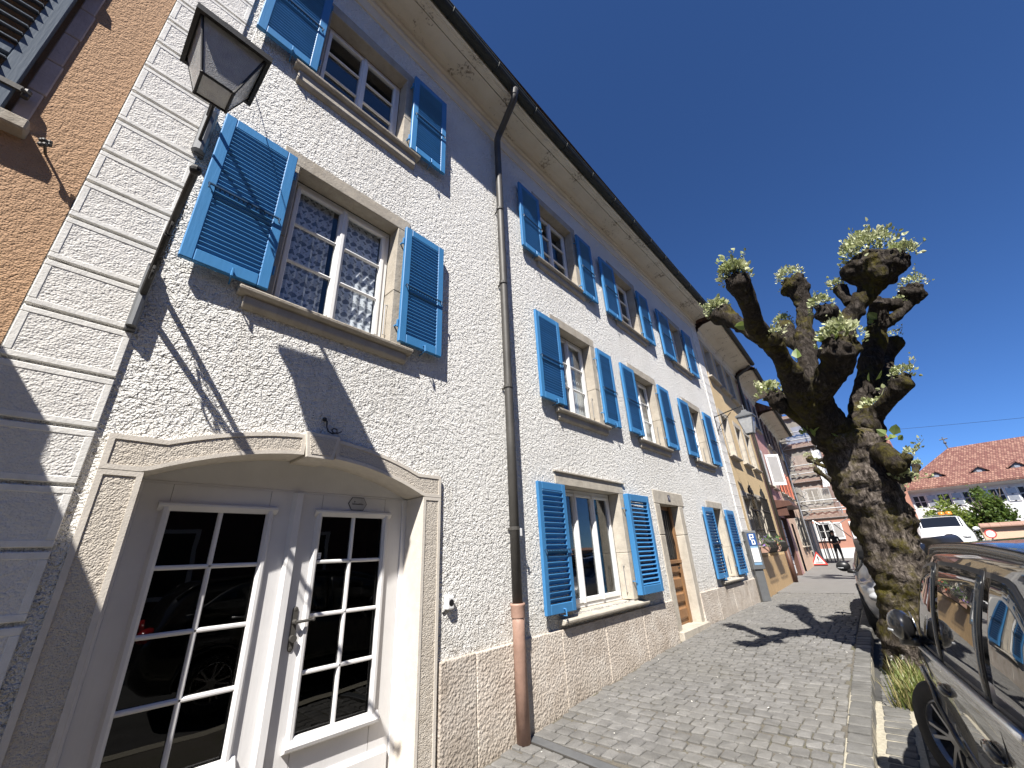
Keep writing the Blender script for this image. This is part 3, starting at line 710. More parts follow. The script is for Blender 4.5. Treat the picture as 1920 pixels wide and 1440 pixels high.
# hexagonal plaque with illegible lettering and a small notice on the glass
m=MB(); hx=[(1.782,2.105),(1.812,2.155),(1.916,2.155),(1.946,2.105),(1.916,2.055),(1.812,2.055)]; m.prism([(1.864+(a-1.864)*1.07,2.105+(b-2.105)*1.09) for a,b in hx],'x',-.2497,-.2455,1); m.prism([(a,b) for a,b in hx],'x',-.2495,-.243); pl=m.build('plaque',[basic('plaque_enamel',(.36,.36,.36),.4),MT['pipe']],LR)
m=MB(); rr=random.Random(3); y=1.812
while y<1.915:
    w=rr.uniform(.006,.010); h=rr.choice([.010,.011,.016]); m.box(-.243,-.2422,y,y+.0025,2.097,2.097+h); m.box(-.243,-.2422,y,y+w,2.097,2.0995); m.box(-.243,-.2422,y+w-.002,y+w,2.097,2.106); y+=w+.003
m.ball((-.243,1.833,2.122),.006,5,sc=(.2,1,1)); m.build('lettering',MT['black_plastic'],LR)
m=MB(); m.box(-.2715,-.2708,1.57,1.605,1.668,1.712); m.build('notice',MT['white_plastic'],LR)
m=MB(); m.box(-.2707,-.2705,1.577,1.582,1.675,1.703); m.ball((-.2706,1.591,1.682),.004,5,sc=(.2,1,1)); m.box(-.2707,-.2705,1.586,1.599,1.695,1.699); m.build('notice_print',MT['grey_steel'],LR)
# ------------------------------------------------------------------ entrance door with stone surround and number plate
m=MB(); m.box(-.33,.012,7.60,9.06,2.42,2.675); m.build('door_lintel',MT['stone_pale'],H,bevel=.01)
for a,b in ((7.60,7.83),(8.76,8.97)):
    for c,d in ((.2,1.86),(1.864,2.417)):
        m=MB(); m.box(-.36,.014,a,b,c,d); m.build('door_jamb_stone',MT['stone_pale'],H,bevel=.012)
m=MB(); m.box(-.36,.09,7.66,8.95,.1,.34); m.build('door_step',MT['stone_pale'],H,bevel=.015)
xd=-.19; m=MB(); m.box(xd-.05,xd,7.83,8.76,.34,2.42); 
for (z0,z1) in ((.42,.62),(.68,.86),(.92,1.12),(1.18,1.34)):
    m.hexa([(xd,7.95,z0),(xd+.03,7.98,z0+.03),(xd+.03,8.62,z0+.03),(xd,8.65,z0)],[(xd,7.95,z1),(xd+.03,7.98,z1-.03),(xd+.03,8.62,z1-.03),(xd,8.65,z1)])
m.box(xd,xd+.05,7.83,8.76,1.36,1.42); m.box(xd,xd+.04,8.66,8.76,.34,2.42); m.box(xd,xd+.04,7.83,7.93,.34,2.42)
ED=m.build('entrance_door',MT['oak'],H,bevel=.004)
m=MB(); m.box(xd,xd+.006,7.95,8.64,1.44,2.34); m.build('door_pane',MT['black_plastic'],ED)
m=MB()
for k in range(8): m.tube([(xd+.02,7.98+k*.09,1.44),(xd+.03,8.0+k*.09,1.7),(xd+.02,7.96+k*.09,2.0),(xd+.02,7.98+k*.09,2.34)],.007,5)
m.build('grille',MT['iron'],ED)
m=MB(); m.tube([(xd,8.58,1.28),(xd+.06,8.58,1.28),(xd+.07,8.5,1.27)],.012,6); m.build('handle',MT['iron'],ED)
m=MB(); m.box(.012,.018,8.27,8.38,2.49,2.61); np_=m.build('number_plate',basic('dark_enamel',(.03,.03,.05),.35),H,bevel=.004)
def text(txt,size,mat,parent,M4,name='number',ext=.001):
    cu=bpy.data.curves.new(name,'FONT'); cu.body=txt; cu.size=size; cu.extrude=ext; cu.align_x='CENTER'; cu.align_y='CENTER'
    t=bpy.data.objects.new(name,cu); COL.objects.link(t); bpy.context.view_layer.update()
    me=bpy.data.meshes.new_from_object(t.evaluated_get(bpy.context.evaluated_depsgraph_get())); bpy.data.objects.remove(t)
    me.materials.clear(); me.materials.append(mat); me.transform(M4); me.name=name
    return link(name,me,parent)
# facing +X: text x -> +Y, text y -> +Z
FX=lambda x,y,z: Matrix(((0,0,1,x),(1,0,0,y),(0,1,0,z),(0,0,0,1)))
text('9',.10,basic('plate_figure',(.45,.45,.48),.5),np_,FX(.019,8.325,2.55))

# pale petals and grit blown over the setts
rr=random.Random(8); m=MB()
for i in range(170):
    y=rr.uniform(2.6,12); x=rr.uniform(.15,XK(y)-.2); z=G(y)+.006; a=rr.uniform(0,6.28); s_=rr.uniform(.004,.013)
    p=Vector((x,y,z)); u=Vector((math.cos(a),math.sin(a),rr.uniform(-.3,.3)))*s_; v=Vector((-math.sin(a),math.cos(a),rr.uniform(-.3,.3)))*s_*.6
    m.quad(p-u,p-v,p+u+Vector((0,0,.003)),p+v)
pt=m.build('petals',basic('pale_petal',(.62,.60,.54),.8)); tag(pt,'pale petals and grit scattered over the grey setts','petals',kind='stuff')
# ================================================================== things on the white facade
L=thing('wall_lantern','black lantern with frosted panes at the left corner of the white house','street lamp',(0,.035,4.6))
lx,ly=.82,0.0; zb,sb,zt,st=4.433-4.6,.0855,4.796-4.6,.20
m=MB()
cb=[(lx+sx*sb,ly+sy*sb,zb) for sx,sy in ((1,-1),(1,1),(-1,1),(-1,-1))]; ct=[(lx+sx*(st-.02),ly+sy*(st-.02),zt) for sx,sy in ((1,-1),(1,1),(-1,1),(-1,-1))]
for i in range(4):
    m.tube([cb[i],ct[i]],.0085,6); m.tube([cb[i],cb[(i+1)%4]],.0085,6); m.ball(cb[i],.012,5)
for i in range(4):
    a,b=ct[i],ct[(i+1)%4]; m.tube([a,b],.010,6)
fr=m.build('lantern_frame',MT['iron'],L)
for i in range(4):
    a,b,c,d=[Vector(v) for v in (cb[i],cb[(i+1)%4],ct[(i+1)%4],ct[i])]; cen=(a+b+c+d)/4
    nrm=(b-a).cross(d-a).normalized(); k=.95
    q=[cen+(v-cen)*k for v in (a,b,c,d)]; m=MB(); m.hexa(q,[v+nrm*.003 for v in q]); m.build('lamp_pane',MT['lamp_glass'],L)
m=MB(); m.box(lx-sb*.9,lx+sb*.9,ly-sb*.9,ly+sb*.9,zb+.002,zb+.006); m.build('lamp_pane',MT['lamp_glass'],L)
m=MB(); m.hexa([(lx+sx*(st+.012),ly+sy*(st+.012),zt-.03) for sx,sy in ((-1,-1),(1,-1),(1,1),(-1,1))],[(lx+sx*(st+.012),ly+sy*(st+.012),zt+.015) for sx,sy in ((-1,-1),(1,-1),(1,1),(-1,1))])
m=MB()
S=((-1,-1),(1,-1),(1,1),(-1,1))
for (o0,o1,z0,z1) in ((st+.012,st-.012,zt-.03,zt-.03),(st+.012,st+.012,zt-.03,zt+.018),(st+.012,.07,zt+.018,zt+.17),(.07,.075,zt+.17,zt+.22),(.075,.0,zt+.22,zt+.25)):
    a=[(lx+sx*o0,ly+sy*o0,z0) for sx,sy in S]; b=[(lx+sx*o1,ly+sy*o1,z1) for sx,sy in S]
    m.add(a+b,[(i,(i+1)%4,4+(i+1)%4,4+i) for i in range(4)])
m.build('lamp_hood',MT['iron'],L)
m=MB(); m.ball((lx,ly,zb+.16),.06,8,sc=(1,1,1.3)); m.build('bulb',MT['white_plastic'],L)
m=MB(); m.tube([(.03,.03,.42),(.35,.02,.47),(.80,0,.475)],.018,8); m.tube([(lx,0,.475),(lx,0,zt+.24)],.015,8); m.tube([(.04,.03,.10),(.25,.03,.26),(.52,.02,.455)],.012,6)
m.tube([(.52,.02,.45),(.56,.02,.36),(.50,.02,.31),(.45,.02,.36),(.48,.02,.40)],.008,6); m.build('arm',MT['iron'],L)
m=MB(); m.box(-.0,.04,.02,.09,.03,.52); m.lathe([(.001,0),(.045,0),(.045,.46),(.001,.46)],(.045,.045,.04),n=12); m.build('wall_plate',MT['grey_steel'],L,bevel=.004)
m=MB(); m.tube([(.78,.0,.5),(.5,.05,.75),(.06,.12,1.35),(.03,.16,2.6)],.004,5); m.build('wire',MT['black_plastic'],L)
B=thing('sign_bracket','empty black iron bracket with chain and slender strut below the corner lantern','bracket',(0,.07,3.3))
m=MB(); m.box(-.0,.045,-.028,.028,-.27,.24); m.lathe([(.001,0),(.03,0),(.03,.46),(.001,.46)],(.045,0,-.25),n=10); m.build('wall_plate',MT['grey_steel'],B,bevel=.004)
m=MB(); m.tube([(.03,0,.20),(.55,0,.21),(1.10,0,.215)],.018,8); m.ball((1.11,0,.215),.028,6)
m.tube([(.04,0,-.02),(.3,0,.09),(.5,0,.195)],.02,7); m.build('arm',MT['iron'],B)
m=MB()
def scroll(c,r,t0,turns,sgn=1): return [(c[0]+r*(1-.6*k/24)*math.cos(t0+sgn*turns*2*math.pi*k/24),0,c[1]+r*(1-.6*k/24)*math.sin(t0+sgn*turns*2*math.pi*k/24)) for k in range(25)]
m.tube(scroll((.30,.02),.05,0,1.2),.008,6); m.build('scroll',MT['iron'],B); m=MB(); m.tube(scroll((.62,.16),.045,1.6,1.1,-1),.008,6); m.build('scroll',MT['iron'],B); m=MB(); m.tube([(.25,0,.07),(.22,0,.14),(.28,0,.20)],.008,6); m.build('scroll',MT['iron'],B)
m=MB()
for i in range(22):
    t=i/21; c=Vector((.1+.75*t,.02,.22-.09*math.sin(math.pi*t)-.05)); n=6
    pts=[c+Vector((.016*math.cos(a),.009*math.sin(a)*(i%2),.009*math.sin(a)*((i+1)%2))) for a in [2*math.pi*k/n for k in range(n+1)]]; m.tube(pts,.0032,4,caps=False)
m.build('chain',MT['iron'],B)
cs=thing('cable_stub','loose black cable end curled out of the wall above the arched door keystone','cable',(0,1.363,2.72))
m=MB(); m.ball((.012,0,0),.018,6); m.tube([(.01,0,0),(.035,.012,-.02),(.03,.02,-.07),(.03,.035,-.10),(.035,.07,-.115),(.04,.105,-.10),(.04,.10,-.075),(.038,.075,-.068),(.036,.06,-.085),(.036,.075,-.108),(.04,.11,-.105),(.045,.14,-.085)],.0055,6); cs2=m.build('cable',MT['black_plastic'],cs)
db=thing('doorbell_camera','small white doorbell camera with round black lens beside the arched door','doorbell',(0,2.70,1.255))
m=MB(); m.box(-.01,.05,-.04,.04,-.055,.055); m.build('housing',MT['white_plastic'],db,bevel=.012,seg=3)
m=MB(); m.lathe([(.001,.052),(.012,.053),(.027,.0515),(.030,.049),(.030,.045)],(0,0.005,0),'x',20); m.build('lens',MT['black_plastic'],db,smooth=True)
m=MB(); m.tube([(.01,-.03,-.05),(.006,-.045,-.075),(.003,-.06,-.08)],.006,6); m.build('cable',MT['black_plastic'],db)
# ================================================================== ORANGE HOUSE (left edge)
O=thing('orange_house','orange roughcast house at the left edge with slate grey louvred shutter','house',(0,0,0))
m=wall_with_holes(-9,-.380,-.3,9.0,[(-1.75,-.76,4.16,5.95)],0.004); m.build('wall',MT['orange_wall'],O)
m=MB(); m.box(-8,-.05,-9,-.39,-.3,9); m.build('rear_mass',MT['orange_wall'],O)
m=MB(); m.quad((.8,-9,9.1),(.8,-.41,9.1),(-5,-.41,13),(-5,-9,13)); m.quad((.8,-9,9.1),(.8,-.41,9.1),(-.1,-.41,9.0),(-.1,-9,9.0)); m.build('roof',MT['tile'],O)
MT['pinkstone']=stone('pinkish_stone',(.52,.43,.40),60,.006,.2)
m=MB()
for i in range(6): m.box(-.16,.014,-.765,-.690+.008*(i%2),4.165+.30*i,4.165+.30*i+.296)
m.box(-.16,.014,-1.85,-.69,5.97,6.15); m.build('window_surround',MT['pinkstone'],O,bevel=.006)
m=MB(); m.box(-.1,.10,-1.9,-.665,4.075,4.160); m.build('sill',MT['stone'],O,bevel=.01)
# dark louvred shutter, open slats
def shut2(y0,y1,z0,z1,x0=.03):
    w=y1-y0;h=z1-z0;m=MB();th=.045
    m.box(0,th,0,.07,0,h); m.box(0,th,w-.085,w,0,h); m.box(0,th,.07,w-.085,0,.10); m.box(0,th,.07,w-.085,h-.1,h); m.box(0,th,.07,w-.085,.42,.50)
    s=m.build('shutter',MT['slate_blue'],O,(x0,y0,z0),bevel=.005)
    sm=slat_mesh(w-.157,.075,.010,-.55,MT['slate_blue'])
    for lo,hi in ((.10,.42),(.50,h-.1)):
        n=max(1,int((hi-lo)/.078)); 
        for i in range(n): link('slat',sm,s,(.012+th/2,(w-.085+.07)/2,lo+(hi-lo)*(i+.5)/n))
    m=MB()
    for zz in (.20,1.40):
        m.box(th,th+.012,w-.22,w+.03,zz-.018,zz+.018); m.tube([(th-.02,w+.045,zz-.03),(th-.02,w+.045,zz+.03)],.018,8); m.tube([(th+.01,w+.02,zz),(th-.02,w+.06,zz)],.012,6)
    m.build('hinge',MT['pipe'],s); return s
shut2(-1.72,-.785,4.165,5.90)
k=MB(); k.tube([(.0,-.57,4.045),(.10,-.575,4.045)],.008,6); 
for i in range(7): k.ball((.105+.012*math.sin(i*2.1),-.575+.018*math.cos(i*1.9),4.045+.02*math.sin(i*2.7)),.014,5)
k.build('shutter_stay',MT['pipe'],O)
# made-up canopy on the orange house, unseen, shaped to throw the corner's stepped shadow
m=MB(); m.prism([(0,3.30),(0,3.655),(.535,3.655),(.535,3.50),(1.22,3.12),(1.22,3.02),(.5,3.30)],'y',-6.5,-1.0); m.build('canopy',MT['tile'],O)
# ================================================================== houses further along
def frame_mat(x0,y0,dx,dy):
    return math.atan2(dy,dx)-math.pi/2
def house(name,label,P0,P1,zt,wallm,holes,eave_z,over=.75,depth=7,zb=-.2):
    dx,dy=P1[0]-P0[0],P1[1]-P0[1]; Ln=math.hypot(dx,dy)
    h=thing(name,label,'house',(P0[0],P0[1],0),math.atan2(dy,dx)-math.pi/2)
    m=wall_with_holes(0,Ln,zb,zt,holes); m.build('wall',wallm,h)
    m=MB(); m.box(-depth,-.03,Ln-.03,Ln,zb,zt); m.box(-depth,-.03,0,.03,zb,zt); m.build('side_walls',wallm,h)
    prof=[(-.01,-.30),(.03,-.29),(.03,-.10),(.08,-.06),(.10,.02),(.35*over,.12),(over-.12,.16),(over-.06,.12),(over-.06,.2)]
    m=MB(); n=len(prof); m.add([(x,0,eave_z+z) for x,z in prof]+[(x,Ln,eave_z+z) for x,z in prof],[(j,j+1,n+j+1,n+j) for j in range(n-1)]); m.build('soffit',MT['soffit'],h)
    m=MB(); g=[(over+.02+.085*math.cos(t),eave_z+.22+.085*math.sin(t)) for t in [math.pi*(1+.166*k) for k in range(7)]]; n=7
    m.add([(x,0,z) for x,z in g]+[(x,Ln,z) for x,z in g],[(j,j+1,n+j+1,n+j) for j in range(n-1)]); m.build('gutter',MT['gutter'],h)
    m=MB(); m.quad((over+.05,0,eave_z+.25),(over+.05,Ln,eave_z+.25),(-depth*.6,Ln,eave_z+depth*.55),(-depth*.6,0,eave_z+depth*.55)); 
    m.add([(over+.05,0,eave_z+.25),(-depth*.6,0,eave_z+depth*.55),(-depth,0,eave_z+.2)],[(0,1,2)]); m.add([(over+.05,Ln,eave_z+.25),(-depth*.6,Ln,eave_z+depth*.55),(-depth,Ln,eave_z+.2)],[(0,1,2)]); m.quad((-depth*.6,Ln,eave_z+depth*.55),(-depth*.6,0,eave_z+depth*.55),(-depth,0,eave_z),(-depth,Ln,eave_z)); m.build('roof',MT['tile'],h)
    for a,b,c,d in holes: m=MB(); m.quad((-.45,a-.2,c-.2),(-.45,b+.2,c-.2),(-.45,b+.2,d+.2),(-.45,a-.2,d+.2)); m.build('interior',MT['dark_room'],h)
    return h
# yellow house
yh=[(.40,1.25,6.98,8.22),(1.85,2.7,6.96,8.2),(3.35,4.2,6.94,8.2),(.42,1.28,4.28,5.62),(2.30,3.1,4.28,5.60),(3.75,4.6,4.28,5.58),(.55,1.65,1.62,3.0),(2.45,3.55,1.62,3.05)]
Yh=house('yellow_house','ochre yellow house with black iron window grilles next to the white house',(0,13.66),(-.2,18.95),8.6,MT['yellow_wall'],yh,8.62,.8)
for i,w in enumerate(yh):
    window(Yh,*w,xf=-.17,cols=2,rows=3,surround=.15,lint=.18,sill=.12,apron=.0,M=MT['stone_pale'],ear=.22)
# iron grilles, basket shaped at the foot
for (a,b,c,d) in yh[6:8]:
    m=MB(); n=9
    for k in range(n+1):
        y=lerp(a-.06,b+.06,k/n); m.tube([(.16,y,d+.06),(.16,y,c+.35),(.22,y,c+.18),(.36,y,c+.05),(.40,y,c-.1),(.32,y,c-.22),(.12,y,c-.24)],.011,5)
    for z in (d+.04,c+.42,lerp(c,d,.72)): m.box(.145,.175,a-.08,b+.08,z-.014,z+.014)
    ym=(a+b)/2
    for s_ in (-1,1):
        for q in range(3): m.tube([(.16,ym+s_*(.08+.14*q),d+.06),(.16,ym+s_*(.02+.14*q),d+.16+.06*(2-q)),(.16,ym+s_*(.10+.12*q),d+.24+.06*(2-q)),(.16,ym+s_*(.17+.1*q),d+.12)],.010,5)
    m.tube([(.16,ym,d+.05),(.16,ym,d+.5)],[.014,.004],6); m.ball((.16,ym,d+.34),.035,5)
    for y in (a-.05,b+.05): m.tube([(0,y,d),(.16,y,d)],.012,5)
    m.build('window_grille',MT['iron'],Yh)
m=MB(); m.hexa([(-.0,.25,.2),(.05,.25,.2),(.05,5.0,.2),(-.0,5.0,.2)],[(-.0,.25,1.28),(.03,.25,1.28),(.03,5.0,1.28),(-.0,5.0,1.28)]); m.build('plinth',MT['ochre_wood'],Yh)
m=MB(); m.tube([(.72,5.16,8.9),(.68,5.16,8.72),(.16,5.2,8.45),(.11,5.2,8.2),(.11,5.2,.35)],.06,10); m.build('downpipe',MT['pipe'],Yh,smooth=True)
m=MB(); m.tube([(.11,5.2,1.5),(.11,5.2,.33)],.075,10); m.build('foot_pipe',MT['brown_wood'],Yh,smooth=True)
# planters behind the grilles
for w_,(a,b,c,d) in enumerate(yh[6:8]):
    t=thing('flower_box',('purple flowers in the nearer basket grille of the yellow house','red and green plants in the farther basket grille of the yellow house')[w_],'planter',(-.0,13.66,0)); t.rotation_euler=Yh.rotation_euler
    m=MB(); m.box(.1,.3,a+.1,b-.1,c-.22,c-.06); m.build('box',MT['terracotta'],t)
    rr=random.Random(w_); m=MB()
    for i in range(140):
        p=Vector((rr.uniform(.08,.34),rr.uniform(a+.05,b-.05),c-.05+rr.uniform(0,.3))); u=Vector((rr.uniform(-1,1),rr.uniform(-1,1),rr.uniform(-1,1)))*.035; v=Vector((rr.uniform(-1,1),rr.uniform(-1,1),rr.uniform(-1,1)))*.035
        m.quad(p-u,p-v,p+u,p+v,1 if rr.random()<.25 else 0)
    po=m.build('plants',[basic('pot_leaf%d'%w_,(.06,.11,.03),.6),basic('petal%d'%w_,((.20,.12,.36),(.42,.06,.04))[w_],.6)],t); tag(po,kind='stuff')
# pink house
ph=[(.9,1.65,6.6,7.9),(2.4,3.15,6.6,7.9),(1.0,1.8,3.95,5.3),(2.7,3.5,3.95,5.3),(1.4,3.4,.2,2.65)]
Ph=house('pink_house','dusty pink house with white louvred shutter and brown door canopy past the yellow house',(-.2,18.97),(-.50,23.5),8.4,MT['pink_wall'],ph,8.45,.8)
for w in ph[:4]: window(Ph,*w,xf=-.15,cols=2,rows=3,surround=.14,lint=.16,sill=.12,apron=0,M=MT['stone_pale'])
shutter(Ph,.35,.95,3.95,5.3,indiv=False,mat=MT['white_paint'],bar=False,rot=.0); 
s=shutter(Ph,1.95,2.55,3.95,5.3,indiv=False,mat=MT['white_paint'],bar=False,rot=-.9)
for a in (.15,1.7,3.2): shutter(Ph,a,a+.62,6.6,7.9,indiv=False,mat=MT['slate_blue'],bar=False)
m=MB(); m.prism([(0,3.30),(.55,3.2),(.6,3.1),(.6,3.02),(.0,2.95)],'y',1.0,3.7); m.box(0,.4,1.05,1.2,2.65,2.98); m.box(0,.4,3.5,3.65,2.65,2.98); m.build('door_canopy',MT['brown_wood'],Ph,bevel=.01)
m=MB(); m.box(-.2,-.14,1.4,3.4,.2,2.65); m.box(-.14,.03,1.30,1.42,.2,2.75); m.box(-.14,.03,3.38,3.5,.2,2.75); pd=m.build('door_frame',MT['brown_wood'],Ph)
m=MB()
for j in range(2):
    for i in range(6): m.box(-.14,-.12,1.55+j*.92,2.35+j*.92,.45+i*.36,.78+i*.36)
m.build('door_panels',MT['white_paint'],Ph,bevel=.008)
# peach house
eh=[(.7,1.45,6.35,7.6),(2.4,3.15,6.35,7.6),(4.2,4.95,6.35,7.6),(.9,1.65,3.95,5.25),(2.7,3.45,3.95,5.25),(4.6,5.35,3.95,5.25),(.6,1.5,.3,2.5),(3.2,4.1,1.5,2.8),(5.0,5.9,1.5,2.8)]
Eh=house('peach_house','pale peach house with coral red shutters between pink house and scaffolding',(-.50,23.52),(-.98,30.7),7.7,MT['peach_wall'],eh,7.72,.8)
for w in eh[:6]+eh[7:]: window(Eh,*w,xf=-.15,cols=2,rows=3,surround=.13,lint=.15,sill=.12,apron=0,M=MT['stone_pale'])
MT['coral']=paint('coral_shutter_paint',(.56,.17,.10))
for (a,b,c,d) in eh[3:6]:
    shutter(Eh,a-.62,a-.03,c,d,indiv=False,mat=MT['coral'],bar=False); shutter(Eh,b+.03,b+.62,c,d,indiv=False,mat=MT['coral'],bar=False)
for (a,b,c,d) in eh[:3]:
    shutter(Eh,a-.6,a-.03,c,d,indiv=False,mat=MT['brown_wood'],bar=False); shutter(Eh,b+.03,b+.6,c,d,indiv=False,mat=MT['brown_wood'],bar=False)
m=MB(); m.box(-.16,-.10,.6,1.5,.3,2.5); m.build('door',MT['white_paint'],Eh,bevel=.01)
for (a,b,c,d) in eh[7:]:
    m=MB()
    for k in range(8): y=lerp(a,b,k/7); m.tube([(.10,y,c-.3),(.10,y,d+.1)],.014,5)
    for z in (c-.1,c+.5,d): m.box(.08,.12,a-.05,b+.05,z-.02,z+.02)
    m.tube([(.1,(a+b)/2,d),(.1,(a+b)/2,d+.45)],[.03,.006],5); m.build('window_grille',MT['iron'],Eh)
# grey house under repair, with the brown gable above the peach house eaves
gh=[(.8,1.6,1.2,2.6),(2.4,3.2,1.2,2.6),(.8,1.6,4.0,5.4),(2.4,3.2,4.0,5.4),(.8,1.6,6.6,7.8)]
Gh=house('grey_house','grey rendered house under repair wrapped in scaffolding and netting',(-1.05,30.75),(-1.5,38.5),9.4,MT['grey_wall'],gh,9.4,.6)
for w in gh: window(Gh,*w,xf=-.15,cols=2,rows=3,surround=.12,lint=.15,sill=.1,apron=0,M=MT['stone_pale'])
m=MB(); m.add([(-.5,-.02,7.9),(-7,-.02,7.9),(-7,-.02,13),(-4,-.02,13.2),(.2,-.02,9.5)],[(0,1,2,3,4)]); m.build('gable_cladding',MT['brown_wood'],Gh)
# ------------------------------------------------------------------ second lantern on a scrolled bracket
L2=thing('wall_lantern','grey lantern hanging from a scrolled bracket by the yellow house','street lamp',(0,13.15,5.05))
m=MB(); m.box(0,.03,-.02,.02,-.30,.30); m.tube([(.02,0,.25),(.45,.0,.33),(.86,0,.40)],.017,6); m.tube([(.02,0,-.22),(.12,0,-.05),(.30,0,.10),(.5,0,.28)],.012,6)
m.tube([(.30+.10*math.cos(t)*(1-t/9),0,.14+.10*math.sin(t)*(1-t/9)) for t in [k*.5 for k in range(14)]],.010,5); m.tube([(.12+.06*math.cos(t)*(1-t/9),0,-.20+.06*math.sin(t)*(1-t/9)) for t in [k*.5 for k in range(14)]],.009,5); m.build('bracket',MT['iron'],L2)
c=(.86,0); m=MB(); m.tube([(.86,0,.42),(.86,0,.22)],.014,6); 
def sq(o,z): return [(c[0]+sx*o,c[1]+sy*o,z) for sx,sy in S]
for (o0,z0,o1,z1) in ((.06,.25,.07,.20),(.07,.20,.23,.06),(.23,.06,.23,.02),(.23,.02,.20,.02)):
    m.add(sq(o0,z0)+sq(o1,z1),[(i,(i+1)%4,4+(i+1)%4,4+i) for i in range(4)])
m.build('lamp_hood',MT['grey_steel'],L2)
m=MB(); tp,bt=sq(.20,.02),sq(.10,-.46)
for i in range(4): m.tube([tp[i],bt[i]],.012,5); m.tube([bt[i],bt[(i+1)%4]],.014,5); m.tube([tp[i],tp[(i+1)%4]],.012,5)
m.build('lantern_frame',MT['grey_steel'],L2)
for i in range(4):
    q=[Vector(v) for v in (bt[i],bt[(i+1)%4],tp[(i+1)%4],tp[i])]; cen=sum(q,Vector())/4; q=[cen+(v-cen)*.94 for v in q]; nrm=(q[1]-q[0]).cross(q[3]-q[0]).normalized()
    m=MB(); m.hexa(q,[v+nrm*.003 for v in q]); m.build('lamp_pane',MT['lamp_glass'],L2)
# ------------------------------------------------------------------ parking meter
PM=thing('parking_meter','grey parking ticket machine with blue P panel standing at the end of the white house','parking meter',(.16,13.05,G(13)),math.radians(-50))
PM.scale=(.72,.72,.83)
m=MB(); m.box(-.09,.09,-.15,.15,0,.95); m.build('post',MT['grey_steel'],PM,bevel=.01)
m=MB(); m.box(-.14,.14,-.21,.21,.90,2.0); m.prism([(-.14,2.0),(.14,2.0),(.10,2.05),(-.10,2.05)],'y',-.21,.21); m.build('housing',MT['grey_steel'],PM,bevel=.012)
bl=basic('sign_blue',(.02,.07,.22),.4,va=.02)
m=MB(); m.box(.141,.147,-.15,.15,1.60,1.97); m.build('panel',bl,PM)
m=MB(); x0,x1=.147,.150
m.box(x0,x1,-.085,-.045,1.775,1.94); m.box(x0,x1,-.045,.07,1.91,1.94); m.box(x0,x1,.035,.07,1.85,1.91); m.box(x0,x1,-.045,.07,1.82,1.85)
m.box(x0,x1,-.045,.07,1.74,1.775); m.box(x0,x1,-.045,-.01,1.63,1.74); m.box(x0,x1,-.01,.085,1.63,1.66); m.box(x0,x1,.05,.085,1.66,1.74); m.build('parking_symbol',MT['white_plastic'],PM)
m=MB(); m.box(.141,.146,-.13,.13,1.12,1.53); m.build('notice',MT['white_plastic'],PM)
m=MB(); 
for i,(y,z,w) in enumerate(((-.08,1.36,.05),(.0,1.36,.07),(-.02,1.29,.05),(.05,1.28,.06),(-.07,1.22,.1),(.05,1.21,.06))): m.box(.146,.1475,y,y+w,z,z+.014)
m.build('notice_print',MT['grey_steel'],PM)
m=MB(); m.box(.141,.145,-.14,.14,1.53,1.585); m.box(.141,.145,-.14,.14,1.03,1.10); m.build('stripe',basic('pale_blue',(.15,.27,.40),.5),PM)
m=MB(); m.tube([(-.05,-.21,1.75),(-.05,-.26,1.75)],.025,6); m.tube([(-.05,-.21,1.35),(-.05,-.25,1.35)],.02,6); m.build('wall_clip',MT['grey_steel'],PM)
# ------------------------------------------------------------------ warning sign on the ground
WS=thing('warning_sign','folding red and white triangular roadworks warning sign standing before the scaffolding','road sign',(-.62,29.6,G(30)),math.radians(-100))
WS.scale=(.8,.8,.8)
red=basic('sign_red',(.52,.06,.05),.5,va=.03)
def tri(s,z0): return [(-s,z0),(s,z0),(0,z0+s*1.73)]
m=MB(); m.prism(tri(.5,.06),'x',-.01,.01); m.build('face',red,WS); m=MB(); m.prism(tri(.36,.14),'x',.011,.014); m.build('panel',MT['white_plastic'],WS)
m=MB(); m.prism([(-.03,.36),(.03,.36),(.045,.60),(-.045,.60)],'x',.0145,.017); m.ball((.016,0,.30),.035,6,sc=(.1,1,1)); m.box(.0145,.017,-.22,.22,.18,.22); m.build('exclamation_mark',MT['black_plastic'],WS)
m=MB(); m.tube([(0,-.4,.07),(-.35,-.3,0)],.015,5); m.tube([(0,.4,.07),(-.35,.3,0)],.015,5); m.box(-.02,.02,-.45,.45,0,.06); m.build('stand',MT['black_plastic'],WS)
# ------------------------------------------------------------------ scaffold
SF=thing('scaffold','galvanised scaffolding with decks, guard rails and grey netting over the pavement passage','scaffold',(0,31,G(31)))
px_=(-.92,1.32); pyy=(0,2.6,5.2); zl=(2.5,4.65,6.75,8.7)
def zrot(): pass
for x in px_:
    for y in pyy:
        xo=x-.055*y; zt=(9.6 if x<0 else 4.0) if y<1 else 9.4
        m=MB(); m.tube([(xo,y,0),(xo,y,zt)],.038,6); m.build('upright',MT['zinc'],SF)
for y in pyy[:2]:
    for z in zl:
        xr=1.32 if z<4 else .85
        for dz in (0,.5,1.0):
            m=MB(); m.tube([(-.92-.055*y,y,z+dz),(xr-.055*y,y,z+dz)],.032,6); m.build('ledger',MT['zinc'],SF)
        if y==0: m=MB(); m.tube([(xr-.25,y+.0,z-.0),(xr-.25,y,z+1.9)],.028,6); m.build('upright',MT['zinc'],SF)
deckm=basic('reddish_deck_board',(.24,.17,.14),.8,vs=9,va=.25)
for z in zl:
    xr=1.30 if z<4 else .85
    for k in range(3):
        m=MB(); m.box(-.9,xr,.1+k*.85,.1+k*.85+.82,z-.05,z+.0); m.build('deck_board',deckm,SF)
    m=MB(); m.box(-.9,xr,-.03,-.005,z,z+.18); m.build('toe_board',deckm,SF)
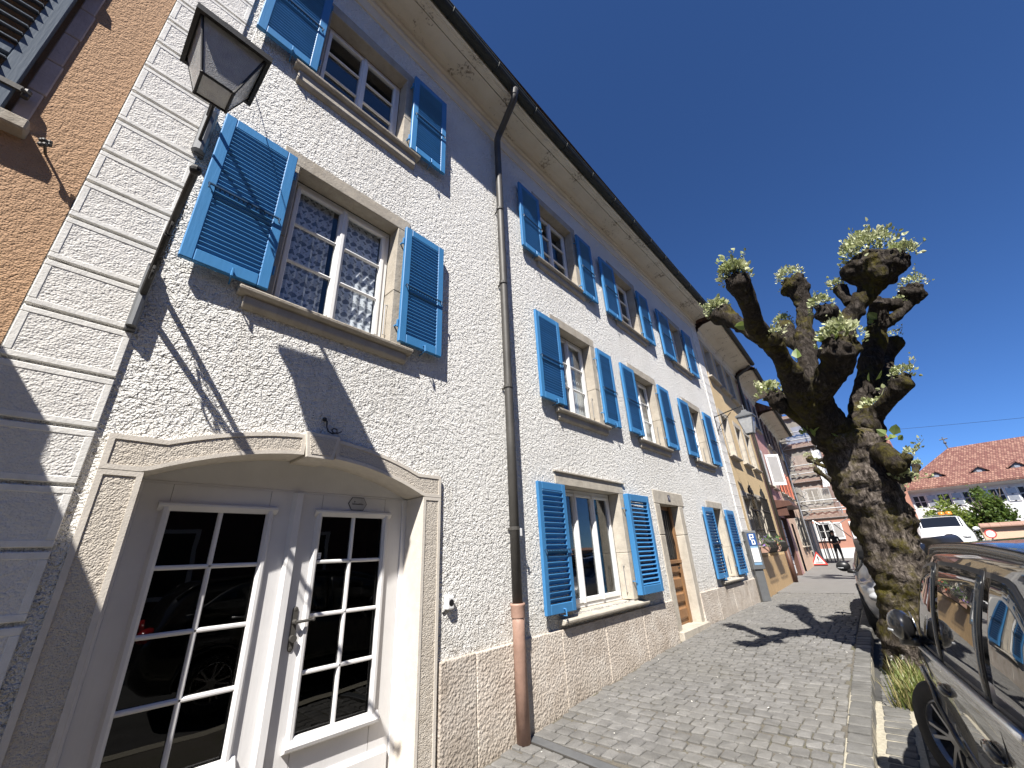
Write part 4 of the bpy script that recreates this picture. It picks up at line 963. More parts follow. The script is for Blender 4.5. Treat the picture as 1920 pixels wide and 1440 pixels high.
for i,z in enumerate(zl):
    for q in range(2):
        m=MB(); z0=z+q*1.0; m.tube([(-.88,-.03,z0),(-.35,-.03,z0+.45)],.018,5); m.tube([(-.35,-.03,z0+.45),(-.88,-.03,z0+.9)],.018,5); m.build('brace',MT['zinc'],SF)
m=MB(); m.tube([(-.5,0,2.4),(-.2,0,2.15),(.75,0,2.15),(1.2,0,2.4)],.024,6); m.build('lattice_beam',MT['zinc'],SF)
m=MB(); m.tube([(.1,2.6,2.4),(1.25,2.6,.9)],.024,6); m.build('brace',MT['grey_steel'],SF)
for k in range(3): m=MB(); m.tube([(-.75+.2*k,3.2,0),(-.75+.2*k,3.2,2.4)],.03,5); m.build('prop',MT['grey_steel'],SF)
nm=N('scaffold_netting'); nm.t.nodes.remove(nm.b); tr=nm.n('ShaderNodeBsdfTransparent'); df=nm.n('ShaderNodeBsdfDiffuse'); df.inputs[0].default_value=(.30,.28,.25,1); mxn=nm.n('ShaderNodeMixShader'); mxn.inputs[0].default_value=.70
nm.l(tr.outputs[0],mxn.inputs[1]); nm.l(df.outputs[0],mxn.inputs[2]); nm.l(mxn.outputs[0],nm.out.inputs[0])
wm=basic('white_sheeting',(.66,.67,.68),.6,vs=6,va=.1)
def sheet(name,mat,x0,x1,y0,y1,z0,z1,n=14,amp=.04,sd=0):
    rr=random.Random(sd); m=MB(); vs=[]; K=8
    for i in range(n+1):
        for j in range(K+1):
            t=i/n; x=lerp(x0,x1,t)+amp*math.sin(j*1.7+i*.9+sd)*.6; y=lerp(y0,y1,t)+amp*math.sin(i*2.1+j*.8+sd); vs.append((x,y,lerp(z0,z1,j/K)+rr.uniform(-.02,.02)))
    m.add(vs,[(i*(K+1)+j,(i+1)*(K+1)+j,(i+1)*(K+1)+j+1,i*(K+1)+j+1) for i in range(n) for j in range(K)]); return m.build(name,mat,SF,smooth=True)
sheet('netting',nm.mat,-.9,.85,.16,.16,2.65,8.9,sd=1); sheet('netting',nm.mat,.86,.72,.0,5.2,2.6,8.8,sd=2)
sheet('sheeting',wm,.89,.80,.05,2.2,5.2,8.6,sd=3,amp=.10); sheet('sheeting',wm,.62,.95,-.12,-.10,4.2,6.4,sd=5,amp=.06)
# ------------------------------------------------------------------ salmon house closing the street
sh=[(2.1,2.95,1.75,2.95),(4.85,5.7,1.75,2.95),(2.1,2.95,4.3,5.5),(4.85,5.7,4.3,5.5),(-.6,.2,1.75,2.95)]
Sh=thing('salmon_house','salmon pink house with white shutters and white base closing the street','house',(2.6,40.5,0),math.pi/2-math.pi)
# local frame: +x faces the camera (-Y world), local y runs to +X world
m=wall_with_holes(-1,8,1.15,6.7,sh); 
Sh.rotation_euler=(0,0,-math.pi/2); Sh.location=(-3.6,40.5,0)
m.build('wall',MT['salmon_wall'],Sh); m=MB(); m.box(-.1,.06,-1,8,-.2,1.15); m.build('base',MT['far_white'],Sh)
for w in sh: 
    window(Sh,*w,xf=-.1,cols=2,rows=2,surround=.09,lint=.1,sill=.1,apron=0,M=MT['far_white'])
    a,b,c,d=w; shutter(Sh,a-.72,a-.1,c,d,indiv=False,mat=MT['white_paint'],bar=False); shutter(Sh,b+.1,b+.72,c,d,indiv=False,mat=MT['white_paint'],bar=False)
for a,b,c,d in sh: m=MB(); m.quad((-.4,a-.1,c),(-.4,b+.1,c),(-.4,b+.1,d),(-.4,a-.1,d)); m.build('interior',MT['dark_room'],Sh)
MT['red_tile']=None
def tile_mat():
    m=N('red_clay_tiles'); br=m.n('ShaderNodeTexBrick'); br.offset=.5; br.inputs['Scale'].default_value=1; br.inputs['Brick Width'].default_value=.155; br.inputs['Row Height'].default_value=.20; br.inputs['Mortar Size'].default_value=.016; br.inputs['Bias'].default_value=-.15
    br.inputs['Color1'].default_value=(.15,.060,.046,1); br.inputs['Color2'].default_value=(.31,.175,.125,1); br.inputs['Mortar'].default_value=(.10,.04,.032,1)
    x=m.xyz(); cmb=m.n('ShaderNodeCombineXYZ'); m.l(x[0],cmb.inputs[0]); m.l(m.math('MULTIPLY',x[2],1.25),cmb.inputs[1]); m.l(cmb.outputs[0],br.inputs['Vector'])
    m.col(br.outputs['Color']); m.set(Roughness=.8); m.bump(br.outputs['Fac'],.03); return m.mat
MT['red_tile']=tile_mat()
m=MB(); m.quad((.5,-1.3,6.6),(.5,8.3,6.6),(-5,8.3,10.2),(-5,-1.3,10.2)); m.build('roof',MT['red_tile'],Sh)
m=MB(); m.box(-8,-.05,-1,-.95,-.2,6.7); m.box(-8,-.05,7.95,8,-.2,6.7); m.build('side_walls',MT['salmon_wall'],Sh)
# ================================================================== POLLARDED TREE
LIMBS=[
('trunk',[(2.98, 7.35, 0.65, 0.255), (3.06, 7.35, 1.23, 0.275), (3.08, 7.32, 1.78, 0.295), (3.06, 7.3, 2.27, 0.315), (3.08, 7.3, 2.76, 0.355)]),
('A',[(2.99, 7.2, 3.02, 0.28), (2.82, 6.7, 3.4, 0.173), (2.76, 5.9, 3.91, 0.114), (2.67, 5.4, 4.07, 0.1), (2.71, 5.1, 4.19, 0.088), (2.73, 4.9, 4.31, 0.104), (2.71, 4.8, 4.43, 0.118)]),
('A2',[(2.71, 5.6, 3.94, 0.089), (2.45, 5.8, 4.41, 0.083), (2.26, 5.9, 4.71, 0.12)]),
('A3',[(2.71, 5.6, 3.94, 0.059), (2.8, 5.5, 3.93, 0.069)]),
('B',[(2.98, 7.3, 3.04, 0.189), (2.91, 7.6, 3.94, 0.134), (2.97, 7.9, 4.54, 0.152), (3.08, 8.1, 5.15, 0.123), (3.17, 8.2, 5.55, 0.118), (3.17, 8.2, 5.84, 0.155), (3.15, 8.2, 5.93, 0.183)]),
('B2',[(2.92, 7.9, 4.57, 0.077), (2.8, 8.2, 5.02, 0.12), (2.77, 8.4, 5.31, 0.125)]),
('C',[(2.95, 7.1, 3.12, 0.188), (2.95, 6.7, 3.44, 0.131), (3.26, 6.4, 3.66, 0.158), (3.34, 6.3, 3.79, 0.183)]),
('D',[(3.31, 6.5, 3.77, 0.138), (3.42, 6.9, 4.24, 0.179), (3.57, 7.1, 4.53, 0.127), (3.78, 7.1, 4.72, 0.111), (3.94, 7.1, 4.87, 0.129), (4.04, 7.1, 5.12, 0.281)]),
('D0',[(4.09, 7.1, 5.07, 0.195), (4.28, 7.05, 5.12, 0.13)]),
('D2',[(3.45, 6.95, 4.45, 0.087), (3.39, 6.8, 4.61, 0.119)]),
('D3',[(3.68, 7.1, 4.77, 0.071), (3.65, 7.2, 5.08, 0.079)]),
('E',[(3.22, 7.4, 2.92, 0.166), (3.39, 7.7, 3.49, 0.136), (3.65, 7.9, 4.05, 0.14), (3.85, 8.0, 4.47, 0.133), (4.0, 8.0, 4.84, 0.117), (4.09, 7.9, 5.0, 0.099)]),
('E2',[(3.94, 7.95, 4.6, 0.074), (4.19, 8.1, 4.78, 0.081), (4.38, 8.2, 4.95, 0.08), (4.46, 8.2, 5.06, 0.144)]),
('E3',[(4.08, 8.0, 5.0, 0.083), (4.23, 8.1, 4.97, 0.085)]),
('F',[(3.27, 7.4, 3.01, 0.151), (3.53, 7.2, 3.21, 0.097), (3.7, 7.0, 3.31, 0.093), (3.81, 6.95, 3.42, 0.1)]),
('G',[(3.56, 7.7, 3.5, 0.093), (3.78, 8.2, 3.9, 0.115), (3.92, 8.5, 4.27, 0.077), (4.07, 8.6, 4.52, 0.106)]),
('H',[(2.86, 7.2, 3.05, 0.144), (2.62, 6.8, 3.34, 0.111), (2.5, 6.7, 3.5, 0.131)]),
('I',[(3.37, 7.0, 2.64, 0.122), (3.45, 6.8, 2.43, 0.101)]),
('I2',[(3.45, 6.8, 2.43, 0.057), (3.56, 6.75, 2.48, 0.047)]),
('J',[(3.38, 7.1, 2.38, 0.08), (3.46, 7.0, 2.29, 0.066)]),
('K',[(3.29, 7.25, 2.96, 0.176), (3.43, 7.3, 3.16, 0.103)]),
]

def bark_mat(name,k):
    m=N(name); v=m.scale(1,1,.28)
    n1=m.noise(26,6,.7,vec=v,dist=.8); n2=m.noise(9,5,.65); cr=m.voro(17,'F1',vec=v)
    c=m.ramp(n1,[(.36,(.014,.011,.009)),(.52,(.075*k,.062*k,.052*k)),(.72,(.20*k,.172*k,.150*k))])
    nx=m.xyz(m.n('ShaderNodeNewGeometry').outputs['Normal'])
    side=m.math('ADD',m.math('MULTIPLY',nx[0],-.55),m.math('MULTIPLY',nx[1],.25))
    sel=m.math('ADD',m.noise(3.2,5,.7),m.math('MULTIPLY',side,.34))  # house-side shade painted into the bark by normal, along with dark moss
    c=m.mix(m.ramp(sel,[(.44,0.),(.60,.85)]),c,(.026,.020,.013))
    moss=m.math('MULTIPLY',m.ramp(m.noise(2.6,5,.7),[(.50,0.),(.62,1.)]),m.ramp(m.noise(22,3,.6),[(.3,.2),(.6,1.)]))
    c=m.mix(moss,c,(.075,.064,.012)); m.col(c); m.set(Roughness=.95); m.b.inputs['Specular IOR Level'].default_value=.15
    h=m.math('ADD',m.math('MULTIPLY',n1,1.0),m.math('ADD',m.math('MULTIPLY',cr,.9),m.math('MULTIPLY',n2,.5)))
    m.bump(h,.05); return m.mat
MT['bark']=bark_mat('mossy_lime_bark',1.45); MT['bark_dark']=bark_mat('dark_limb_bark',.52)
def leaf_mat(name,a,b,tr=.35):
    m=N(name); m.t.nodes.remove(m.b)
    c=m.ramp(m.noise(5,3,.6),[(.3,a),(.7,b)])
    d=m.n('ShaderNodeBsdfPrincipled'); m.l(c,d.inputs['Base Color']); d.inputs['Roughness'].default_value=.45
    t=m.n('ShaderNodeBsdfTranslucent'); m.l(m.mix(.5,c,(.25,.32,.05)),t.inputs[0]); x=m.n('ShaderNodeMixShader'); x.inputs[0].default_value=tr
    m.l(d.outputs[0],x.inputs[1]); m.l(t.outputs[0],x.inputs[2]); m.l(x.outputs[0],m.out.inputs[0]); return m.mat
MT['leaf']=leaf_mat('young_lime_leaf',(.25,.30,.11),(.58,.58,.38),.28)
MT['leaf_big']=leaf_mat('lime_leaf',(.13,.20,.045),(.27,.33,.13))
def ncl(p,s,sd):   # cheap value noise from sines
    return (math.sin(p.x*s+sd)+math.sin(p.y*s*1.13+sd*2.1+p.z*s*.7)+math.sin(p.z*s*.91-sd+p.x*s*.5))/3
def limb_tube(m,pts,rs,rng,head=False,n=14,step=.035,base=False):
    P=[Vector(p) for p in pts]; out=[]; R=[]
    for i in range(len(P)-1):
        L=(P[i+1]-P[i]).length; k=max(2,int(L/step))
        p0=P[max(i-1,0)];p3=P[min(i+2,len(P)-1)]
        for j in range(k):
            t=j/k; a,b=P[i],P[i+1]
            q=.5*((2*a)+(b-p0)*t+(2*p0-5*a+4*b-p3)*t*t+(3*a-p0-3*b+p3)*t**3); out.append(q); R.append(lerp(rs[i],rs[i+1],t*t*(3-2*t)))
    out.append(P[-1]); R.append(rs[-1])
    if head:
        d=(out[-1]-out[-2]).normalized(); r=R[-1]
        for f,g in ((.25,1.08),(.5,1.0),(.72,.78),(.88,.45),(.93,.08)): out.append(out[len(out)-1]+d*r*.22); R.append(r*g)
    sd=rng.uniform(0,9); k=len(out); vs=[]; up=None
    for i,p in enumerate(out):
        t=(out[min(i+1,k-1)]-out[max(i-1,0)]).normalized()
        a=(t.cross(Vector((0,1,0))) if up is None else up-t*up.dot(t)).normalized(); up=a; b=t.cross(a)
        for j in range(n):
            th=2*math.pi*j/n; d=a*math.cos(th)+b*math.sin(th); q=p+d*R[i]
            w=1+.17*ncl(q,7,sd)+.15*ncl(q,17,sd*1.7)+.09*ncl(q,38,sd*2.3)+(.05*rng.uniform(-1,1))
            vs.append(p+d*R[i]*w)
    m.add(vs,[(i*n+j,i*n+(j+1)%n,(i+1)*n+(j+1)%n,(i+1)*n+j) for i in range(k-1) for j in range(n)]+[list(range((k-1)*n,k*n)),list(range(n))[::-1]])
    return out
def leaves(m,c,r,num,size,rng,up=.6,mi=0):
    for _ in range(num):
        d=Vector((rng.gauss(0,1),rng.gauss(0,1),rng.gauss(0,1)+up)).normalized()
        if d.z<-.35: continue
        p=c+d*r*rng.uniform(.82,1.25)+Vector((0,0,rng.uniform(0,.03)))
        ax=(d+Vector((rng.uniform(-.8,.8),rng.uniform(-.8,.8),rng.uniform(-.2,.9)))).normalized(); sd=ax.cross(Vector((rng.uniform(-1,1),rng.uniform(-1,1),rng.uniform(-1,1)))).normalized(); nn=ax.cross(sd)
        s=size*rng.uniform(.55,1.35); w=s*.42
        q=[p,p+ax*s*.35+sd*w+nn*s*.08,p+ax*s*.75+sd*w*.7+nn*s*.02,p+ax*s*1.05-nn*s*.12,p+ax*s*.75-sd*w*.7+nn*s*.02,p+ax*s*.35-sd*w+nn*s*.08,p+ax*s*.5-nn*s*.05]
        m.add(q,[(0,1,2,6),(6,2,3),(3,4,6),(4,5,0,6)],mi)
HEADS={'A':(110,.065),'A2':(60,.06),'A3':(20,.045),'B':(60,.055),'B2':(45,.05),'C':(70,.07),'D':(120,.075),'D0':(80,.06),'D2':(50,.055),'D3':(22,.05),'E2':(40,.045),'E3':(18,.045),'F':(30,.05),'G':(8,.04),'H':(40,.07),'I2':(5,.05),'J':(30,.05),'K':(12,.07),'I':(0,.05)}
def make_tree(label,base,sc=1.0,rz=0,seed=5):
    T=thing('pollarded_tree',label,'tree',base,rz,'pollarded trees along the kerb')
    rng=random.Random(seed); org=Vector((3.0,7.35,.1)); X=lambda p:(Vector(p[:3])-org)*sc
    for name,pts in LIMBS:
        m=MB(); P=[X(p) for p in pts]; r=[p[3]*sc*(1.0 if name=='trunk' else 1.02 if i<len(pts)-1 else 1.16) for i,p in enumerate(pts)]
        if name=='trunk':
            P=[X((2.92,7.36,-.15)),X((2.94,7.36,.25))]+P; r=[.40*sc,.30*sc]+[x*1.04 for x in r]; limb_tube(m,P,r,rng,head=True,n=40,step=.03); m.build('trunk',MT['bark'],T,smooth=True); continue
        out=limb_tube(m,P,r,rng,head=name in HEADS,n=18 if r[0]>.09 else 12)
        # warty burls
        hd=P[-1]; d=(P[-1]-P[-2]).normalized()
        for _ in range(4*len(P)):
            i=rng.randrange(len(P)-1); t=rng.random(); v=Vector((rng.gauss(0,1),rng.gauss(0,1),rng.gauss(0,.6))).normalized(); rr_=lerp(r[i],r[i+1],t)
            m.ball(P[i].lerp(P[i+1],t)+v*rr_*.86,rr_*rng.uniform(.2,.48),4,sc=(1,1,1.3))
        if name in HEADS:
            for _ in range(26):
                v=Vector((rng.gauss(0,1),rng.gauss(0,1),rng.gauss(0,1))).normalized(); m.ball(hd+d*r[-1]*.25+v*r[-1]*.92,r[-1]*rng.uniform(.10,.24),4,sc=(1,1,1))
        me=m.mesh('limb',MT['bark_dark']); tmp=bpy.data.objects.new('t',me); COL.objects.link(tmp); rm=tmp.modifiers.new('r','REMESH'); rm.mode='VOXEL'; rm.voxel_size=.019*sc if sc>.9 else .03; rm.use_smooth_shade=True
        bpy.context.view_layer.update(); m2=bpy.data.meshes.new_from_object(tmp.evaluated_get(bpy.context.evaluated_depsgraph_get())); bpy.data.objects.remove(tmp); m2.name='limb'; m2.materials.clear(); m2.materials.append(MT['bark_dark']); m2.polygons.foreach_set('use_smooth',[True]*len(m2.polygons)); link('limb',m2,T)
        nl,sz=HEADS.get(name,(0,0))
        if nl:
            m=MB(); leaves(m,hd+d*r[-1]*.75,r[-1],int(nl*6),sz*sc*.70,rng,up=1.5); 
            for _ in range(max(3,nl//12)):
                v=(d+Vector((rng.gauss(0,.7),rng.gauss(0,.7),rng.uniform(.0,.9)))).normalized(); a0=hd+d*r[-1]*.7+v*r[-1]*.9; Ls=rng.uniform(.06,.20)*sc; a1=a0+v*Ls+Vector((0,0,.03))
                m.tube([a0,(a0+a1)/2+Vector((rng.uniform(-.01,.01),rng.uniform(-.01,.01),0)),a1],[.006,.004,.002],4)
                for q in range(5): leaves(m,a0.lerp(a1,.3+.17*q),.012,1,sz*sc*.72,rng,up=1.0)
            tag(m.build('leaf_cluster',MT['leaf'],T),kind='stuff')
    for p,nn in (((2.86,6.3,3.85),5),((2.80,6.2,3.62),4),((3.33,6.2,3.95),8),((3.95,7.75,4.62),7),((3.60,7.6,3.66),5),((2.62,5.5,4.2),7),((2.75,7.0,3.1),8),((3.5,6.9,2.72),8),((2.7,6.8,2.95),9),((3.05,6.95,2.85),6)):
        for _ in range(nn): m=MB(); leaves(m,X(p),.06,1,.118*sc,rng,up=.2); m.v and m.build('leaf',MT['leaf_big'],T)
    return T
make_tree('gnarled mossy pollarded tree with knobbly limbs, standing right behind the black car',(3.0,7.35,.1))
make_tree('second pollarded tree farther up the kerb, mostly hidden behind the near trunk',(3.0,18.5,.2),.85,2.6,9)
# grass tuft and dandelions at the foot of the tree
rng=random.Random(4); m=MB()
for i in range(900):
    x=rng.gauss(2.86,.07); y=rng.uniform(6.15,7.2); 
    if x<2.66: x=2.66+rng.random()*.1
    z=G(y)-.11; h=rng.uniform(.08,.30); a=rng.uniform(0,6.28); w=.006; dx,dy=math.cos(a)*h*rng.uniform(.2,.7),math.sin(a)*h*rng.uniform(.2,.7)
    px,py=-math.sin(a)*w,math.cos(a)*w
    m.add([(x-px,y-py,z),(x+px,y+py,z),(x+dx*.5+px*.7,y+dy*.5+py*.7,z+h*.7),(x+dx*.5-px*.7,y+dy*.5-py*.7,z+h*.7),(x+dx,y+dy,z+h)],[(0,1,2,3),(3,2,4)],1 if rng.random()<.4 else 0)
gs=m.build('grass',[leaf_mat('grass_blade',(.09,.13,.025),(.19,.22,.06),.3),leaf_mat('dry_grass',(.22,.19,.08),(.33,.28,.13),.3)]); tag(gs,'tuft of long yellow green grass growing in the gutter beside the tree','grass',kind='stuff')
puff=basic('seed_head',(.55,.53,.50),.9)
for i,(x,y,h,lb) in enumerate(((2.74,6.98,.26,'left dandelion seed head in the grass by the tree'),(2.84,7.0,.27,'right dandelion seed head in the grass by the tree'))):
    d=thing('dandelion',lb,'dandelion',(x,y,G(y)-.11),group='dandelions by the tree'); m=MB(); m.tube([(0,0,0),(.01,.0,h*.5),(0,0,h)],.003,5); m.build('stem',MT['leaf_big'],d)
    m=MB()
    for k in range(70):
        v=Vector((rng.gauss(0,1),rng.gauss(0,1),rng.gauss(0,1))).normalized(); u=v.cross(Vector((.3,.5,.8))).normalized()*.003; p=Vector((0,0,h)); m.add([p,p+v*.026-u,p+v*.026+u],[(0,1,2)])
    m.build('seed_head',puff,d)
# ================================================================== CARS
def cr(tab,x):
    xs=[t[0] for t in tab]
    if x<=xs[0]: return tab[0][1]
    if x>=xs[-1]: return tab[-1][1]
    for i in range(len(tab)-1):
        if x<=xs[i+1]:
            h=xs[i+1]-xs[i]; t=(x-xs[i])/h
            def sl(k):
                if k==0 : return (tab[1][1]-tab[0][1])/(xs[1]-xs[0])
                if k==len(tab)-1: return (tab[-1][1]-tab[-2][1])/(xs[-1]-xs[-2])
                a=(tab[k][1]-tab[k-1][1])/(xs[k]-xs[k-1]); b=(tab[k+1][1]-tab[k][1])/(xs[k+1]-xs[k]); return 0 if a*b<0 else 2*a*b/(a+b+1e-9) if a*b>0 else 0
            m0,m1=sl(i)*h,sl(i+1)*h; p0,p1=tab[i][1],tab[i+1][1]
            return (2*t**3-3*t**2+1)*p0+(t**3-2*t*t+t)*m0+(-2*t**3+3*t*t)*p1+(t**3-t*t)*m1
class Car:
    def __init__(s,roof,belt,half,wb=2.65,u0=-.84,u1=3.52,wr=.34,vr=.745,bot=None): s.roof=roof;s.belt=belt;s.half=half;s.wb=wb;s.u0=u0;s.u1=u1;s.wr=wr;s.vr=vr;s.bot=bot or [(u0,.42),(u0+.25,.27),(1.3,.24),(u1-.3,.24),(u1,.36)]
    def prof(s,u):
        R=cr(s.roof,u); B=min(cr(s.belt,u),R-.05); k=cr(s.half,u); b=cr(s.bot,u); e=R-.085; gh=max(0,min(1,(e-B)/.42)); 
        ve=lerp(.82*k,s.vr,gh); vb=k*lerp(.96,.975,gh)
        pts=[(0,b),(.80*k,b),(.93*k,b+.05),(.975*k,lerp(b,B,.30)),(k,lerp(b,B,.52)),(.992*k,lerp(b,B,.64)),(1.004*k,lerp(b,B,.76)),(.988*k,lerp(b,B,.93)),(vb,B)]
        for t in (.25,.5,.75,1.0): pts.append((lerp(vb,ve,t)+.022*gh*math.sin(math.pi*t),lerp(B,e,t) if e>B else lerp(B,R-.03,t)))
        eh=pts[-1][1]
        pts+=[(ve-.035,lerp(eh,R,.55)),(ve*.84,lerp(eh,R,.80)),(ve*.5,lerp(eh,R,.95)),(0,R)]
        return pts
    def side(s,u,w):
        p=s.prof(u)
        for (v0,w0),(v1,w1) in zip(p[1:],p[2:]):
            if w0<=w<=w1 and w1>w0: return lerp(v0,v1,(w-w0)/(w1-w0))
        return p[-5][0]
    def top(s,u,v):
        p=s.prof(u)
        for (v0,w0),(v1,w1) in zip(p[::-1],p[::-1][1:]):
            if v0<=v<=v1: return lerp(w0,w1,(v-v0)/max(1e-6,v1-v0))
        return p[-1][1]
def build_car(cd,root,paintm,trim,panes,seams,handles,mirror_u,rails=True,chrome=True,folded=False,steer=0.0):
    us=[]; n=64
    for i in range(n+1): us.append(lerp(cd.u0,cd.u1,i/n))
    m=MB(); rows=[]
    for u in us:
        p=cd.prof(u); ring=[(-v,u,w) for v,w in p]+[(v,u,w) for v,w in p[::-1][1:-1]]; rows.append(ring)
    k=len(rows[0]); m.add([q for r in rows for q in r],[(i*k+j,i*k+(j+1)%k,(i+1)*k+(j+1)%k,(i+1)*k+j) for i in range(n) for j in range(k)]+[list(range(k))[::-1],list(range(n*k,(n+1)*k))])
    me=m.mesh('body',[paintm,MT['black_plastic']],True)
    tmp=bpy.data.objects.new('t',me); COL.objects.link(tmp)
    cut=MB()
    for uw in (0,cd.wb):
        cut.lathe([(.001,-1.2),(cd.wr+.065,-1.2),(cd.wr+.065,-.60),(.001,-.60)],(0,uw,cd.wr),'x',40); cut.lathe([(.001,.60),(cd.wr+.065,.60),(cd.wr+.065,1.2),(.001,1.2)],(0,uw,cd.wr),'x',40)
    ct=bpy.data.objects.new('c',cut.mesh('c',MT['black_plastic'])); COL.objects.link(ct)
    b=tmp.modifiers.new('b','BOOLEAN'); b.object=ct; b.operation='DIFFERENCE'; b.solver='EXACT'
    bpy.context.view_layer.update()
    me2=bpy.data.meshes.new_from_object(tmp.evaluated_get(bpy.context.evaluated_depsgraph_get())); bpy.data.objects.remove(tmp); bpy.data.objects.remove(ct)
    me2.name='body'; 
    for p in me2.polygons:
        c=p.center
        if any(abs(math.hypot(c.y-uw,c.z-cd.wr)-(cd.wr+.063))<.012 and abs(c.x)>.5 for uw in (0,cd.wb)): p.use_smooth=False
    body=link('body',me2,root)
    # glazing on both sides
    def patch(fn,nu,nw,u0,u1,name,mat,off,parent,side):
        m=MB(); vs=[]
        for i in range(nu+1):
            u=lerp(u0,u1,i/nu); lo,hi=fn(u)
            for j in range(nw+1):
                w=lerp(lo,hi,j/nw); vs.append((side*(cd.side(u,w)+off),u,w))
        m.add(vs,[(i*(nw+1)+j,(i+1)*(nw+1)+j,(i+1)*(nw+1)+j+1,i*(nw+1)+j+1) for i in range(nu) for j in range(nw)])
        o=m.build(name,mat,parent,smooth=True)
        sm=o.modifiers.new('thick','SOLIDIFY'); sm.thickness=.004; sm.offset=0; return o
    for side in (-1,1):
        for (ua,ub,fn) in panes:
            patch(lambda u:(fn(u)[0]-.018,fn(u)[1]+.018),12,7,ua-.018,ub+.018,'window_seal',MT['black_plastic'],.002,root,side)
            patch(fn,12,7,ua,ub,'side_window',MT['car_glass'],.005,root,side)
        for pts in seams:
            m=MB(); m.tube([(side*(cd.side(u,w)+.0005),u,w) for u,w in pts],.0032,5); m.build('door_seam',MT['black_plastic'],root)
        for (u,w) in handles:
            m=MB(); v=cd.side(u,w); m.tube([(side*(v-.002),u-.095,w),(side*(v+.012),u-.07,w+.004),(side*(v+.016),u,w+.006),(side*(v+.012),u+.07,w+.006),(side*(v-.002),u+.095,w+.004)],[.010,.018,.020,.018,.010],8); m.build('door_handle',paintm,root,smooth=True)
            m=MB(); m.ball((side*(v-.010),u-.02,w-.026),.018,8,sc=(.5,2.2,.7)); m.build('handle_recess',MT['black_plastic'],root,smooth=True)
        if chrome:
            ua,ub=panes[-1][0]+.03,panes[0][1]-.02
            m=MB(); m.tube([(side*(cd.side(u,cr(cd.belt,u)-.014)+.012),u,cr(cd.belt,u)-.014) for u in [lerp(chrome[0],chrome[1],i/16) for i in range(17)]],.016,8); m.build('belt_trim',MT['satin'],root,smooth=True)
        if rails:
            m=MB(); pts=[]
            for i in range(19):
                u=lerp(-.55,1.80,i/18); R=cr(cd.roof,u); v=cd.vr-.03; pts.append((side*v,u,R-.062+(.030 if 0<i<18 else .0)))
            m.tube(pts,.017,7); m.build('roof_rail',MT['black_gloss'],root,smooth=True)
        # sill and arch cladding
        m=MB(); m.tube([(side*(cd.half and cd.side(u,.36)-.012),u,.34) for u in [lerp(.42,cd.wb-.42,i/8) for i in range(9)]],.045,8); m.build('sill_trim',MT['black_plastic'],root,smooth=True)
        for uw in (0,cd.wb):
            m=MB(); rr_=cd.wr+.075; pts=[]
            for i in range(25):
                t=lerp(-.12,math.pi+.12,i/24); u=uw+rr_*math.cos(t); w=cd.wr+rr_*math.sin(t); pts.append((side*(cd.side(u,max(w,cr(cd.bot,u)+.06))+.004),u,w))
            m.tube(pts,.020,6); m.build('arch_trim',trim,root,smooth=True)
        # mirror
        w=cr(cd.belt,mirror_u)+.10; v=cd.side(mirror_u,w)
        fo=.10 if folded else .17; sc3=(.62,1.0,.82) if folded else (1.0,.62,.80)
        m=MB(); m.ball((side*(v+fo),mirror_u,w+.02),.115,12,sc=sc3); mi_=m.build('mirror',paintm,root,smooth=True)
        m=MB(); m.tube([(side*(v-.03),mirror_u+.03,w-.10),(side*(v+.04),mirror_u+.02,w-.075),(side*(v+.12),mirror_u,w-.05)],[.045,.035,.05],8); m.build('mirror_arm',MT['black_plastic'],mi_,smooth=True)
        m=MB(); m.tube([(side*(v+.155),mirror_u-.07,w-.006),(side*(v+.172),mirror_u-.02,w-.008),(side*(v+.168),mirror_u+.04,w-.01)] if folded else [(side*(v+.282),mirror_u-.01,w-.002),(side*(v+.25),mirror_u+.05,w-.006),(side*(v+.17),mirror_u+.074,w-.008)],[.008,.010,.010],6); m.build('indicator',MT['lamp_grey'],mi_,smooth=True)
        m=MB(); m.lathe([(.001,-.001),(.085,-.001),(.085,.001),(.001,.001)],(side*(v+fo),mirror_u-.068,w+.02) if not folded else (side*(v+.032),mirror_u,w+.02),'x' if folded else 'y',20); m.build('mirror_glass',MT['chrome'],mi_)
        # wheels
        for uw in (0,cd.wb):
            wh=bpy.data.objects.new('wheel',None); COL.objects.link(wh); wh.parent=root; wh.location=(side*(cr(cd.half,uw)-.095),uw,cd.wr); wh.rotation_euler=(0,0,math.radians(steer) if uw else 0); 
            r=cd.wr; m=MB(); m.lathe([(r*.66,-.09),(r*.74,-.105),(r*.93,-.108),(r*.985,-.085),(r,-.05),(r,.05),(r*.985,.085),(r*.93,.108),(r*.74,.105),(r*.66,.09)],(0,0,0),'x',48); m.build('tyre',MT['tyre'],wh,smooth=True)
            m=MB(); rr_=r*.67; xs=side*.085
            m.lathe([(rr_,-.09),(rr_*.96,-.06),(rr_*.93,.02)],(0,0,0),'x',40); m.lathe([(rr_+.002,xs),(rr_*.93,xs+side*.008),(rr_*.88,xs-side*.02)],(0,0,0),'x',40)
